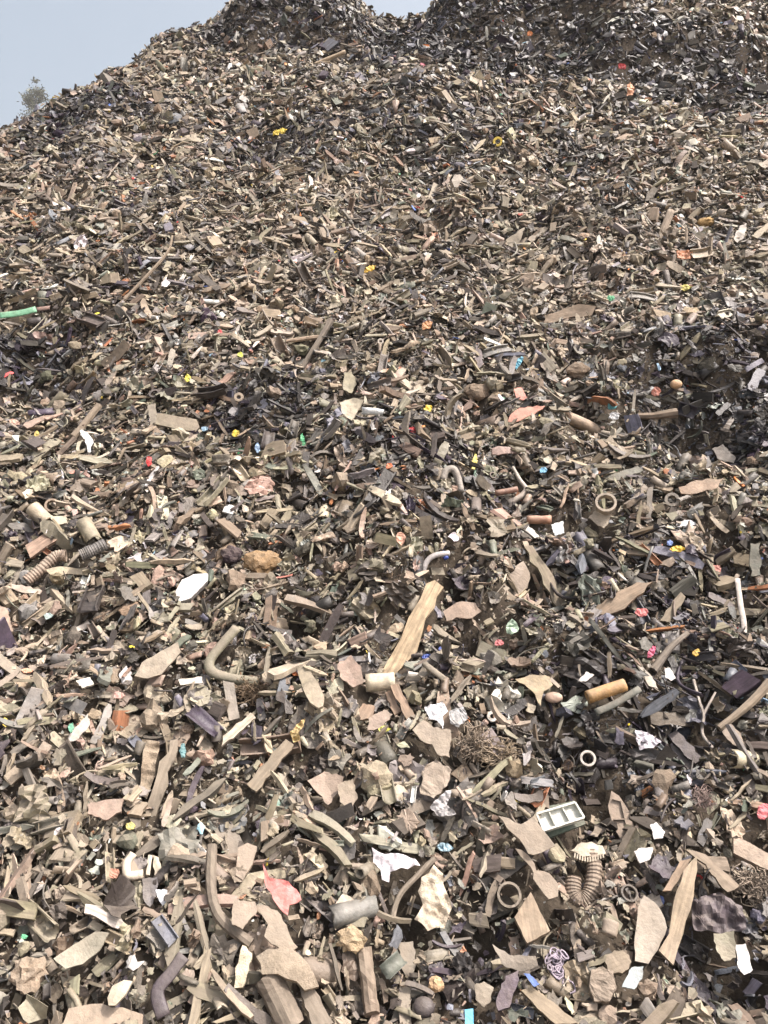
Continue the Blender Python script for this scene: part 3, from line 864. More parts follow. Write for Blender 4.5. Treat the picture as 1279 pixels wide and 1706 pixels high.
plate('plate', 'plate', 'salmon pink upright scrap above the salmon sheet', [(856, 648), (868, 645), (878, 662), (871, 667), (860, 664)], (.62, .23, .17), .006, dust=.15, lift=.06)
plate('strip', 'strip', 'long grey green strip at the right above the big ring', [(994, 801), (1030, 787), (1062, 776), (1072, 783), (1040, 797), (1002, 805)], (.17, .18, .145), .006, dust=.4, lift=.055)
bar('strip', 'strip', 'bright green flat strip at the left edge of the slope', [(-3, 526), (30, 522), (60, 515)], 5.5, (.13, .33, .20), 'plastic', .2, flat=.25, lift=.07, lm='the green strip')

# ---- flat plates
plate('plate', 'plate', 'broad tan plate with a torn corner left of the white tray', [(829, 1359), (868, 1373), (888, 1360), (912, 1392), (925, 1409), (889, 1424), (880, 1422), (854, 1388)], (.33, .28, .205), .006, dust=.6, lift=.065, lm='the broad tan plate')
plate('scoop', 'scoop', 'tan spoon shaped piece with a thin neck below the broad tan plate', [(858, 1414), (880, 1425), (890, 1438), (893, 1450), (915, 1455), (929, 1472), (929, 1494), (914, 1499), (898, 1478), (888, 1464), (884, 1444), (868, 1428)], (.36, .29, .21), .006, dust=.6, bend=(0, .2), lift=.06, lm='the spoon shaped piece')
o_, fr_ = plate('curved_plate', 'plate', 'tan curved panel with raised ribs right of the white tray', [(1018, 1318), (1031, 1326), (1050, 1356), (1058, 1388), (1052, 1412), (1036, 1404), (1021, 1374), (1013, 1342)], (.36, .275, .20), .008, dust=.45, bend=(-.25, .1), lift=.095, lm='the ribbed curved panel', jag=.008)
for a, b in (((1020, 1332), (1034, 1336)), ((1034, 1336), (1042, 1372)), ((1042, 1372), (1050, 1390)), ((1022, 1366), (1042, 1366))):
    part('rib', slab_bm(fr_.at(*a), fr_.at(*b), .003, -.01, .008), fr_, o_, 'plastic', (.30, .23, .17), .4)
plate('plate', 'plate', 'large pale leaf shaped plate at the lower right', [(1073, 1491), (1092, 1504), (1107, 1530), (1111, 1546), (1096, 1582), (1080, 1606), (1057, 1602), (1057, 1562), (1062, 1514)], (.42, .37, .29), .006, dust=.5, bend=(.25, 0), lift=.07, lm='the large leaf shaped plate', jag=.012)
plate('panel', 'panel', 'thick tan box panel at the right edge', [(1222, 1391), (1250, 1405), (1284, 1424), (1284, 1452), (1252, 1436), (1222, 1421)], (.46, .36, .26), .022, dust=.4, lift=.09, lm='the tan box panel', jag=.008)
plate('plate', 'plate', 'flat tan plate lying above the white flat strip on the left', [(224, 1126), (236, 1104), (268, 1084), (296, 1069), (301, 1086), (268, 1124), (246, 1130)], (.37, .32, .235), .008, dust=.5, lift=.06, lm='the flat tan plate on the left', jag=.015)
plate('plate', 'plate', 'tan jagged plate shaped like a maple leaf', [(858, 1131), (890, 1124), (916, 1128), (921, 1141), (906, 1151), (901, 1176), (886, 1151)], (.46, .36, .21), .005, dust=.35, lift=.06, lm='the jagged leaf plate')
plate('plate', 'plate', 'large tan plate with a notched lower edge below the white paper', [(687, 1216), (705, 1199), (722, 1212), (751, 1216), (749, 1262), (728, 1256), (720, 1240), (700, 1232)], (.40, .33, .25), .006, dust=.5, lift=.06, lm='the notched tan plate')
plate('plate', 'plate', 'brown ragged plate right of the pale yellow plank', [(738, 1018), (760, 1004), (792, 1004), (802, 1018), (786, 1030), (760, 1028), (744, 1034)], (.36, .26, .185), .006, dust=.45, lift=.06, lm='the ragged brown plate')
plate('plate', 'plate', 'wide tan brown plate above the dark log, left arm of the forked pair', [(388, 1498), (425, 1502), (428, 1518), (404, 1548), (386, 1540)], (.40, .32, .24), .008, dust=.55, lift=.065)
plate('plate', 'plate', 'curved tan band arching above the forked tan lump', [(425, 1506), (445, 1508), (468, 1524), (480, 1550), (496, 1576), (480, 1586), (452, 1572), (440, 1560), (446, 1540)], (.38, .31, .225), .01, dust=.6, bend=(-.3, -.2), lift=.075, lm='the curved tan band')
plate('clump', 'clump', 'tan lumpy fork shaped piece bridging over the dark log', [(426, 1590), (446, 1578), (474, 1576), (502, 1592), (521, 1616), (532, 1640), (508, 1648), (494, 1634), (462, 1622), (436, 1622)], (.36, .30, .215), .03, 'dirt', .6, bend=(-.5, -.5), lift=.10, lm='the forked tan lump', cuts=2)
plate('plate', 'plate', 'big tan flat plate cut off by the bottom left edge', [(104, 1708), (114, 1680), (170, 1672), (204, 1678), (238, 1690), (236, 1708)], (.43, .33, .235), .01, dust=.5, lift=.055, lm='the big plate at the bottom left')
lump('clod', 'clod', 'large rough tan clod at the lower left', 46, 1622, 27, 26, (.40, .31, .22), 'dirt', .6, 1.0, lm='the large tan clod')
plate('shard', 'shard', 'pale boat shaped shard with ribs at the lower left', [(90, 1598), (122, 1574), (160, 1553), (183, 1556), (166, 1584), (138, 1606), (110, 1615)], (.36, .34, .255), .006, dust=.4, bend=(.2, .5), lift=.06, lm='the boat shaped shard', jag=.012)
plate('shard', 'shard', 'smooth cream oval shard near the bottom left', [(178, 1662), (186, 1642), (206, 1632), (220, 1634), (208, 1658), (192, 1674), (180, 1674)], CREAM, .012, dust=.3, bend=(-.4, -.4), lift=.07, lm='the cream oval shard', jag=.008)
plate('foam_piece', 'foam piece', 'long cream foam piece left of the forked tan lump', [(404, 1574), (420, 1588), (414, 1616), (404, 1645), (390, 1646), (392, 1612)], (.72, .64, .46), .022, 'soft', .15, lift=.07, lm='the cream foam piece')
plate('shard', 'shard', 'bright pinkish red torn shard left of centre at the bottom', [(438, 1440), (448, 1462), (472, 1466), (494, 1482), (502, 1500), (482, 1508), (479, 1526), (460, 1506), (452, 1488), (440, 1468)], (.60, .17, .16), .005, dust=.28, bend=(.2, .3), crumple=.06, lift=.07, lm='the pinkish red shard')
plate('chip', 'chip', 'flat tan rounded slab above the pinkish red shard', [(396, 1412), (412, 1404), (428, 1410), (420, 1440), (404, 1466), (392, 1458)], (.38, .30, .22), .014, dust=.55, lift=.06, jag=.01)
plate('plate', 'plate', 'reddish brown thin flap at the left edge', [(-4, 1004), (14, 1018), (22, 1052), (-4, 1056)], (.46, .33, .24), .006, dust=.45, lift=.07)
plate('plate', 'plate', 'pinkish tan flat shard near the left edge below the green chip', [(145, 1340), (180, 1332), (206, 1330), (202, 1352), (178, 1366), (146, 1356)], PINKT, .010, dust=.4, lift=.06, lm='the pinkish flat shard')
plate('plate', 'plate', 'broad tan shell of two leaves below the slanting tan board', [(512, 1302), (540, 1286), (572, 1296), (560, 1325), (546, 1342), (530, 1322)], (.42, .32, .24), .006, dust=.45, bend=(.4, .2), lift=.06)
plate('plate', 'plate', 'tan pointed leaf like shard beside the broad tan shell', [(562, 1308), (588, 1298), (596, 1330), (582, 1354), (566, 1336)], (.34, .285, .20), .006, dust=.6, bend=(.3, .3), lift=.06)
plate('plate', 'plate', 'round pinkish brown flap left of the cream pipe', [(562, 1108), (585, 1092), (602, 1112), (604, 1140), (588, 1146), (566, 1128)], PINKT, .006, dust=.45, bend=(.4, .2), lift=.06)
plate('block', 'block', 'small pinkish wood block below the cream pipe', [(598, 1182), (604, 1172), (624, 1176), (620, 1196), (600, 1199)], (.46, .32, .22), .02, 'wood', .35, lift=.07)
plate('plate', 'plate', 'smooth pinkish tan plate under the small pinkish wood block', [(614, 1196), (640, 1182), (654, 1190), (634, 1214), (612, 1216)], (.42, .32, .25), .006, dust=.5, lift=.045)
plate('plate', 'plate', 'broad tan tipped sheet under the notched tan plate', [(704, 1280), (726, 1266), (752, 1282), (744, 1310), (722, 1330), (700, 1322)], (.42, .34, .26), .005, dust=.5, crumple=.06, lift=.045)
plate('plate', 'plate', 'grey tan shield shaped plate below the crumpled cream sheet', [(664, 1570), (688, 1568), (694, 1604), (682, 1640), (668, 1612)], (.30, .265, .20), .006, dust=.6, lift=.06)
plate('plate', 'plate', 'olive rounded plate standing at the lower right', [(1188, 1556), (1222, 1552), (1226, 1596), (1206, 1602), (1194, 1586)], (.33, .32, .22), .006, dust=.45, bend=(.4, .2), lift=.07)
plate('paper', 'paper', 'bright white folded paper at the right edge near the bottom', [(1226, 1574), (1242, 1572), (1254, 1616), (1240, 1624), (1230, 1612)], WHITE, .004, dust=.03, lift=.08, lm='the white folded paper')
plate('sack_scrap', 'sack', 'dark purple black crumpled sack scrap at the lower right', [(1150, 1500), (1196, 1486), (1236, 1510), (1244, 1546), (1200, 1556), (1156, 1548)], (.065, .052, .065), .005, dust=.22, crumple=.22, lift=.045, lm='the dark crumpled sack')
plate('board', 'board', 'purplish black grooved board above the thick tan bottom board', [(826, 1668), (842, 1626), (864, 1616), (862, 1640), (848, 1678), (830, 1684)], (.07, .05, .075), .016, dust=.25, lift=.07)
plate('chip', 'chip', 'bright cyan rectangular chip at the bottom edge', [(774, 1682), (788, 1680), (789, 1708), (775, 1708)], (.12, .50, .72), .012, dust=.05, lift=.08, lm='the cyan chip', jag=.005)
plate('label_scrap', 'label', 'small blue and white plastic scrap beside the lilac mesh', [(872, 1622), (882, 1622), (899, 1640), (890, 1644)], (.08, .16, .42), .004, dust=.1, lift=.075)
plate('shard', 'shard', 'pale blue flat shard below the large leaf shaped plate', [(1036, 1644), (1052, 1612), (1072, 1610), (1070, 1630), (1056, 1648)], (.46, .56, .57), .006, dust=.25, lift=.07, lm='the pale blue shard')
plate('plate', 'plate', 'curved grey trough left of the lilac mesh', [(820, 1574), (832, 1582), (856, 1592), (892, 1594), (896, 1610), (868, 1618), (836, 1606)], (.25, .22, .175), .006, dust=.5, bend=(.4, -.8), lift=.06)
plate('plate', 'plate', 'cone shaped grey tan shell near the bottom centre', [(790, 1640), (806, 1634), (822, 1644), (816, 1670), (806, 1678), (792, 1664)], (.30, .26, .19), .006, dust=.55, bend=(-.5, -.3), lift=.06)
bar('strip', 'strip', 'purplish black bent strip near the bottom left', [(306, 1592), (284, 1622), (262, 1652), (272, 1694)], 11, (.045, .034, .045), 'plastic', .15, flat=.25, lift=.06, lm='the purplish bent strip')
plate('batten', 'batten', 'whitewashed broken batten above the boat shaped shard', [(142, 1506), (160, 1508), (200, 1528), (212, 1546), (196, 1547), (140, 1521)], (.70, .63, .54), .018, 'wood', .12, lift=.065, lm='the whitewashed batten')
plate('plate', 'plate', 'dark grey flap folded beside a white shell at the lower left', [(236, 1464), (262, 1462), (262, 1486), (250, 1512), (238, 1496)], (.15, .145, .15), .005, dust=.35, bend=(.3, .3), lift=.055)
plate('shell', 'shell', 'small glossy white blue shell on the dark grey flap', [(258, 1480), (278, 1482), (280, 1498), (270, 1508), (262, 1494)], (.72, .76, .78), .005, dust=.05, bend=(-.5, -.5), lift=.075)
bar('horseshoe_piece', 'plastic piece', 'cream horseshoe shaped piece left of the long bent stick', [(222, 1422), (211, 1440), (214, 1458), (238, 1456)], 7, (.72, .63, .48), 'plastic', .12, flat=.7, lift=.065, lm='the cream horseshoe')
plate('chip', 'chip', 'cream upright flat chip right of the cream horseshoe', [(254, 1424), (264, 1428), (274, 1460), (258, 1464)], (.72, .63, .48), .01, 'wood', .1, lift=.06)
plate('chip', 'chip', 'narrow cream splinter between the cream horseshoe and the cream chip', [(247, 1424), (254, 1425), (249, 1458), (243, 1457)], (.72, .64, .50), .008, 'wood', .1, lift=.06)

# ---- white things
o_, fr_ = plate('tray', 'tray', 'white shallow plastic tray with two dividers on the lower right slope', [(893, 1358), (957, 1339), (972, 1364), (905, 1386)], (.74, .76, .66), .006, dust=.06, lift=.085, lm='the white tray', jag=0.0)
c4 = [fr_.at(*p) for p in ((893, 1358), (957, 1339), (972, 1364), (905, 1386))]
for a, b in ((0, 1), (1, 2), (2, 3), (3, 0)):
    part('rim', slab_bm(c4[a], c4[b], .005, -.006, .014), fr_, o_, 'plastic', (.76, .78, .68), .05)
for t in (.31, .66):
    part('divider', slab_bm(c4[0] + (c4[1] - c4[0]) * t, c4[3] + (c4[2] - c4[3]) * t, .003, -.003, .010), fr_, o_, 'plastic', (.72, .74, .64), .05)
plate('lid', 'lid', 'dark green lid underneath the white tray', [(900, 1346), (955, 1334), (976, 1372), (914, 1396)], (.07, .13, .09), .01, dust=.25, lift=.05, jag=.005)
plate('box_piece', 'box', 'bright white broken box corner in the middle left', [(292, 986), (303, 966), (322, 957), (346, 955), (345, 968), (318, 996), (297, 1002)], WHITE, .03, dust=.02, lift=.09, lm='the bright white box corner', jag=.008)
plate('film', 'film', 'white lilac torn film with a pointed tail right of the pinkish red shard', [(619, 1412), (632, 1420), (660, 1422), (692, 1432), (700, 1442), (668, 1446), (650, 1452), (648, 1470), (636, 1466), (634, 1448), (622, 1436)], (.80, .76, .78), .002, dust=.03, crumple=.12, lift=.06, lm='the white lilac film')
plate('sheet', 'sheet', 'crumpled cream sheet with a rust stain at the bottom centre', [(702, 1462), (722, 1442), (738, 1456), (744, 1486), (752, 1514), (740, 1548), (712, 1552), (690, 1532), (704, 1508), (696, 1486)], (.66, .57, .43), .002, 'soft', .15, crumple=.16, lift=.055, lm='the crumpled cream sheet')
plate('paper', 'paper', 'bright white folded paper scrap above the notched tan plate', [(707, 1178), (736, 1169), (746, 1184), (738, 1192), (738, 1214), (728, 1200), (714, 1198)], (.82, .83, .84), .003, dust=.0, crumple=.1, lift=.07, lm='the white paper')
plate('film', 'film', 'grey translucent looking film flap right of the white paper', [(748, 1184), (772, 1178), (780, 1196), (764, 1212), (750, 1204)], (.45, .46, .45), .002, dust=.2, crumple=.12, lift=.05)
plate('film', 'film', 'lilac white shiny film flap on the dark patch at the right', [(1058, 1216), (1078, 1220), (1102, 1236), (1088, 1246), (1066, 1250), (1060, 1234)], (.66, .62, .66), .002, dust=.08, crumple=.12, lift=.06, lm='the lilac film flap')
plate('film', 'film', 'grey white film fold near the bottom of the broad tan sheet', [(716, 1344), (742, 1318), (752, 1316), (744, 1340), (760, 1356), (732, 1360)], (.52, .51, .50), .002, dust=.12, crumple=.15, lift=.06)
plate('shard', 'shard', 'clean white angular shard beside the ribbed curved panel', [(1083, 1374), (1094, 1370), (1108, 1386), (1104, 1396), (1090, 1398)], (.80, .78, .73), .006, dust=.03, lift=.06)
plate('shard', 'shard', 'white broken shard below the ribbed curved panel', [(1056, 1418), (1068, 1412), (1088, 1412), (1082, 1432), (1066, 1438)], (.78, .75, .68), .008, dust=.05, lift=.06)
plate('shard', 'shard', 'white pointed shard near the ochre tube', [(962, 1136), (976, 1119), (990, 1124), (978, 1134)], (.80, .76, .68), .006, dust=.04, lift=.06)
plate('shard', 'shard', 'small white shard above the ribbed curved panel at right', [(1107, 1114), (1116, 1112), (1126, 1130), (1118, 1134), (1108, 1128)], (.80, .77, .70), .006, dust=.04, lift=.06)
plate('shard', 'shard', 'pale teardrop shard slanting down toward the lilac film flap', [(1062, 1108), (1072, 1112), (1092, 1136), (1096, 1148), (1080, 1142)], (.62, .56, .45), .006, dust=.2, lift=.06)
plate('shard', 'shard', 'white rectangle scrap left of the leaning olive board', [(918, 874), (938, 868), (940, 888), (924, 892)], (.76, .80, .76), .004, dust=.04, lift=.06)
plate('shard', 'shard', 'white winged scrap above the leaning olive board', [(870, 890), (880, 876), (888, 882), (898, 894), (882, 898)], (.78, .73, .64), .004, dust=.05, lift=.06)
plate('strip', 'strip', 'cream flat strip left of the olive bent hose', [(296, 1132), (336, 1127), (338, 1138), (300, 1141)], (.70, .65, .54), .006, dust=.12, lift=.06, lm='the cream flat strip')
plate('chip', 'chip', 'white rounded chip at the left below the flat tan plate', [(126, 1134), (150, 1128), (156, 1140), (136, 1146)], (.70, .68, .58), .01, dust=.12, lift=.06)
plate('sheet', 'sheet', 'pale sheet leaning near the left of the dark stake', [(116, 1222), (146, 1188), (150, 1206), (130, 1232), (112, 1236)], (.56, .52, .46), .004, dust=.3, lift=.05)
plate('board', 'board', 'cream short block beside the cream elbow pipe on the left', [(84, 860), (110, 860), (112, 872), (88, 874)], (.60, .52, .38), .012, dust=.2, lift=.06)
plate('shard', 'shard', 'long pale flat shard across the left slope below the ridged hose', [(76, 950), (100, 944), (144, 946), (148, 960), (120, 956), (84, 958)], (.56, .48, .32), .006, dust=.3, bend=(.2, 0), lift=.055, lm='the long pale shard')
plate('strip', 'strip', 'white jagged strip at the left below the long pale shard', [(10, 972), (36, 974), (70, 984), (66, 990), (34, 986), (14, 980)], (.60, .50, .40), .006, dust=.2, lift=.055)
plate('shard', 'shard', 'pale sliver in the left middle below the long pale shard', [(118, 1050), (146, 1034), (154, 1040), (124, 1056)], (.58, .52, .44), .008, dust=.25, lift=.055)
plate('shard', 'shard', 'pale cream plate with a folded edge in the middle', [(566, 672), (590, 664), (606, 668), (596, 684), (586, 702), (570, 690)], (.56, .50, .36), .005, dust=.25, bend=(.3, .2), lift=.055)
plate('shard', 'shard', 'olive curved shard above the pale cream folded plate', [(573, 622), (586, 620), (594, 640), (586, 656), (572, 650)], (.42, .38, .25), .005, dust=.35, bend=(.5, .2), lift=.06)
plate('shard', 'shard', 'pale triangular sheet in the upper right', [(842, 400), (874, 378), (868, 398), (852, 416)], (.36, .31, .22), .005, dust=.45, lift=.06)
plate('strip', 'strip', 'pale twisted strip high on the slope near the pale disc', [(706, 342), (722, 304), (730, 308), (720, 342)], (.62, .54, .40), .006, dust=.2, lift=.06)
plate('disc', 'disc', 'round pale disc high in the middle of the slope', [(752, 300), (757, 291), (767, 291), (774, 300), (769, 310), (757, 312)], (.56, .50, .40), .006, dust=.25, lift=.07, lm='the pale disc', jag=.004)
bar('strip', 'strip', 'pale grey strip standing in the upper right beside the ochre lump', [(1118, 350), (1108, 376), (1098, 402)], 6, (.34, .28, .21), 'wood', .4, flat=.4, lift=.06)
plate('shard', 'shard', 'white torn scrap at the upper right', [(1222, 396), (1232, 376), (1244, 372), (1240, 396), (1228, 404)], (.74, .68, .58), .004, dust=.08, lift=.06)

# ---- hoses, cables, rings
bar('hose', 'hose', 'olive rubber hose bent in a sharp elbow', [(394, 1046), (368, 1076), (349, 1102), (354, 1120), (384, 1130), (432, 1136)], 8.5, (.19, .185, .12), 'plastic', .5, flat=.75, lift=.06, lm='the olive bent hose', n=12)
plate('metal_strap', 'strap', 'grey metal strap with holes hanging below the olive bent hose', [(371, 1134), (390, 1138), (394, 1168), (399, 1196), (381, 1201), (376, 1166)], (.36, .33, .28), .003, 'metal', .35, lift=.04, jag=.004)
bar('corrugated_hose', 'hose', 'brown corrugated hose bent into a U at the lower right', [(985, 1418), (990, 1450), (985, 1486), (970, 1502), (955, 1490), (954, 1462)], 13, (.25, .185, .135), 'plastic', .6, hollow=.8, ridges=26, lift=.055, lm='the U shaped ridged hose', n=14)
bar('corrugated_hose', 'hose', 'dark corrugated hose end on the left slope', [(134, 926), (152, 918), (176, 906)], 10, (.16, .155, .15), 'plastic', .3, hollow=.8, ridges=11, lift=.065, lm='the dark ridged hose', n=14)
bar('corrugated_hose', 'hose', 'pale pinkish corrugated hose on the left slope', [(44, 968), (66, 950), (92, 928), (110, 926)], 9.5, (.37, .28, .21), 'plastic', .4, hollow=.8, ridges=17, lift=.06, lm='the pale ridged hose', n=14)
bar('pipe_elbow', 'pipe', 'cream short pipe end at the left beside the brown roll', [(54, 846), (66, 858), (80, 871)], 13, (.50, .43, .30), 'plastic', .35, hollow=.72, lift=.065, lm='the cream elbow pipe', n=16)
bar('hose', 'hose', 'grey white arched hose right of the middle above a dark hollow', [(703, 955), (710, 938), (724, 927), (748, 922)], 5, (.44, .42, .40), 'plastic', .2, lift=.075, arch=.1, lm='the arched hose', n=10)
bar('cable_tie', 'cable tie', 'bright blue tie wrapped on the arched hose', [(736, 920), (744, 931)], 4.5, (.05, .10, .42), 'plastic', .05, lift=.085, n=8)
bar('hose', 'hose', 'grey arching hose piece above the ragged tan plate in the middle', [(737, 800), (742, 786), (754, 784), (762, 798), (768, 820)], 6.5, (.30, .28, .24), 'plastic', .35, lift=.07, arch=.1, n=10)
bar('wishbone_piece', 'plastic piece', 'pale wishbone shaped strip near the centre right', [(854, 778), (866, 800), (876, 815), (866, 828), (846, 838)], 4.5, (.58, .51, .42), 'plastic', .25, taper=(.6, 1.3), lift=.06, n=8)
o_, fr_ = bar('twig', 'twig', 'forked white twig above the straight pale stick', [(1155, 1132), (1166, 1172), (1172, 1192), (1170, 1222), (1187, 1246)], 2.6, (.60, .54, .46), 'wood', .2, rough=.1, lift=.075, lm='the forked white twig', n=6)
b0, b1 = fr_.at(1172, 1190), fr_.at(1191, 1155)
part('branch', tube_bm([(*b0, 0), (*((b0 + b1) / 2), .006), (*b1, .01)], [2.5 * fr_.m, 2.2 * fr_.m, 1.6 * fr_.m], 6), fr_, o_, 'wood', (.62, .56, .48), .2)
bar('strip', 'strip', 'long white vertical strip near the right edge', [(1228, 964), (1234, 1010), (1239, 1040), (1238, 1072)], 4.5, (.66, .60, .52), 'plastic', .12, flat=.4, lift=.07, lm='the white vertical strip')
bar('stick', 'stick', 'pale thin stick crossing the top of the white vertical strip', [(1229, 958), (1216, 982), (1203, 1003)], 3.8, (.50, .42, .33), 'wood', .3, lift=.08, n=7)
o_, fr_ = plate('ring_bracket', 'bracket', 'tan moulded bracket carrying a big round ring', [(980, 862), (992, 850), (1018, 858), (1012, 874), (1006, 880), (992, 872)], (.46, .39, .28), .006, dust=.35, lift=.05, lm='the big ring')
rc_ = fr_.at(1008, 843)
part('ring', torus_bm(rc_[0], rc_[1], 13.5 * fr_.m, 17.5 * fr_.m, .03, .02), fr_, o_, 'plastic', (.42, .36, .27), .4, False)
mask_poly([(1008 + 17 * math.cos(a), 843 + 17 * math.sin(a)) for a in np.linspace(0, 6.28, 12)])
def ring(label, cx, cy, r, rgb, dust=.25, inner=.62, name='ring', h=.012, lm=None):
    fr = Frame(cx, cy, .055, .6)
    me = bm_mesh(torus_bm(0, 0, r * inner * fr.m, r * fr.m, h, .0), name, M['plastic'], (*rgb, dust))
    mask_poly([(cx + r * math.cos(a), cy + r * math.sin(a)) for a in np.linspace(0, 6.28, 12)])
    return finish(name, me, fr, label, 'ring', lm, (cx, cy))
ring('small clean white ring at the centre right below the white paper', 820, 1194, 9, (.76, .72, .64), .05, .45)
ring('white spiral ring right of the notched tan plate', 979, 1264, 13, (.62, .58, .50), .2, .72, h=.016, lm='the white spiral ring')
ring('small white ring in the middle of the upper slope', 634, 569, 5, (.66, .60, .50), .2, .5)
ring('small cream ring below the small white ring', 622, 642, 6, (.58, .54, .36), .25, .45)
ring('pale round hole ended ring left of the middle', 398, 663, 8, (.38, .31, .22), .4, .45, h=.025)
ring('brown taped ring beside the cream elbow pipe', 87, 843, 12, (.34, .25, .17), .4, .72, h=.02)
ring('yellow ring in the upper right', 829, 236, 8, (.66, .48, .06), .1, .55, lm='the yellow ring')
ring('pale ring at the upper right', 1050, 399, 9, (.56, .50, .36), .3, .6)
ring('dark round pipe mouth left of the scuffed wooden block', 848, 1492, 20, (.20, .17, .13), .5, .8, h=.03)
ring('dark grey tube mouth at the right above the yellow tab', 1119, 834, 12, (.27, .24, .20), .35, .6, h=.03, lm='the grey tube mouth')
bar('pipe_stub', 'pipe', 'tan oval pipe mouth left of the large leaf shaped plate', [(1018, 1534), (1014, 1558)], 13, (.31, .25, .185), 'plastic', .5, hollow=.75, flat=.6, lift=.06, n=16)

# ---- clumps
lump('net_ball', 'net', 'purplish black crumpled net ball on the middle left', 386, 924, 17, 15, (.05, .036, .045), 'soft', .15, .7, lm='the black net ball')
lump('foam_lump', 'foam', 'rust brown foam lump right of the black net ball', 438, 938, 26, 23, (.27, .17, .085), 'soft', .25, .8, lm='the rust brown foam')
fibre('fibre_clump', 'fibre clump', 'pale yellow brown hairy fibre clump above the broad tan plate', 830, 1258, 30, 22, (.36, .29, .19), 150, .0016, .5, lm='the hairy fibre clump')
fibre('fibre_clump', 'fibre clump', 'grey brown hairy fibre clump left of the yellowish one', 790, 1240, 26, 28, (.26, .21, .155), 140, .0016, .5)
fibre('wire_sponge', 'wire sponge', 'grey springy mesh sponge at the right edge', 1254, 1476, 30, 26, (.26, .22, .17), 220, .0016, .4, lm='the mesh sponge')
loops('mesh_bag', 'mesh', 'lilac grey knotted cord mesh near the bottom right', 928, 1606, 16, 24, (.40, .34, .42), 18, lm='the lilac mesh')
fibre('root_tangle', 'roots', 'brown fibrous tangle below the olive bent hose', 418, 1152, 26, 20, (.20, .14, .085), 150, .0012, .2)
fibre('fibre_clump', 'fibre clump', 'pink and green grey fibre clump at the right above the red scrap', 1170, 1330, 16, 18, (.36, .27, .24), 120, .0010, .2)
plate('log_end', 'log', 'round wooden log end beside the large leaf shaped plate', [(1030 + 22 * math.cos(a), 1602 + 20 * math.sin(a)) for a in np.linspace(0, 6.283, 11)[:-1]], (.30, .25, .175), .03, 'wood', .45, lift=.065, bend=(-.12, -.12), lm='the round log end')
plate('mortar_piece', 'mortar piece', 'grey crusty slab below the round log end', [(984, 1616), (1004, 1610), (1022, 1618), (1026, 1650), (1016, 1668), (990, 1668), (982, 1644)], (.25, .21, .165), .03, 'dirt', .6, crumple=.09, lift=.055)
lump('mesh_dome', 'mesh cap', 'brown woven dome in the middle of the slope', 793, 652, 22, 15, (.20, .145, .10), 'soft', .45, .6, lm='the brown woven dome', depth=.5)
lump('mesh_dome', 'mesh cap', 'brown woven dome at the right above the knotty branch', 962, 616, 18, 13, (.20, .145, .10), 'soft', .45, .6, depth=.5)
lump('foam_lump', 'foam', 'ochre lump at the upper right', 1176, 370, 14, 9, (.42, .27, .11), 'soft', .25, .5, lm='the ochre lump')
lump('knob', 'knob', 'round tan knob among red and yellow scraps on the right', 1126, 640, 10, 8, (.46, .28, .15), 'plastic', .2, .1, lm='the tan knob')
lump('bottle', 'bottle', 'dark shiny rounded bottle piece at the bottom edge', 706, 1678, 18, 16, (.03, .025, .03), 'plastic', .1, .12, lm='the dark shiny bottle')
lump('pebble', 'pebble', 'round peach coloured pebble on the jagged leaf plate', 922, 1162, 15, 9, (.52, .37, .27), 'plastic', .25, .12)
lump('foam_lump', 'foam', 'orange brown foam lump left of the lilac mesh', 726, 1640, 14, 12, (.46, .30, .17), 'soft', .2, .6)
lump('foam_cluster', 'foam', 'cream and red crumbly foam cluster left of the rough bark stick', 584, 1564, 22, 18, (.52, .40, .24), 'soft', .2, .9, lm='the crumbly foam')
lump('stone', 'stone', 'dark grey rounded stone below the broad tan shell', 562, 1366, 15, 14, (.07, .085, .075), 'dirt', .3, .3)
o_, fr_ = plate('gear_lid', 'lid', 'cream half round lid with a toothed rim above the U shaped hose', [(950, 1416), (962, 1406), (985, 1402), (1004, 1408), (1010, 1420), (1000, 1428), (966, 1424)], (.62, .55, .41), .012, dust=.2, bend=(-.3, -.5), lift=.085, lm='the toothed lid')
for k in range(12):
    t = k / 11; q = fr_.at(958 + 46 * t, 1421 + 7 * math.sin(t * 3.1)); q2 = fr_.at(957 + 48 * t, 1429 + 7 * math.sin(t * 3.1))
    part('tooth', slab_bm(q, q2, .0035, -.016, .002), fr_, o_, 'plastic', (.56, .49, .36), .2)
plate('half_disc', 'disc', 'tan half disc with small teeth below the straight pale stick', [(1203, 1218), (1218, 1206), (1234, 1222), (1244, 1246), (1226, 1242), (1212, 1232)], (.40, .32, .24), .006, dust=.45, lift=.06, lm='the tan half disc')
plate('slab', 'slab', 'dark purplish slab leaning in the dark patch at the right', [(1112, 1224), (1126, 1216), (1150, 1240), (1170, 1262), (1158, 1272), (1136, 1252)], (.085, .075, .085), .014, dust=.25, lift=.06, lm='the dark purplish slab')
plate('slab', 'slab', 'second dark slab below the dark purplish slab', [(1116, 1240), (1128, 1240), (1154, 1272), (1146, 1282), (1128, 1264)], (.06, .052, .06), .012, dust=.25, lift=.05)
plate('trough', 'trough', 'dark grey shallow trough left of the white tray', [(856, 1322), (880, 1324), (902, 1318), (904, 1334), (880, 1338), (858, 1332)], (.11, .095, .085), .008, dust=.3, bend=(.3, .8), lift=.06)
plate('profile', 'profile', 'dark green ribbed profile at the right edge', [(1250, 905), (1266, 904), (1267, 958), (1251, 960)], (.075, .085, .065), .012, dust=.35, lift=.06)
plate('profile', 'profile', 'grey finned profile standing left of the grey tube mouth', [(1080, 812), (1088, 810), (1086, 868), (1077, 872)], (.16, .14, .115), .012, dust=.4, lift=.06)
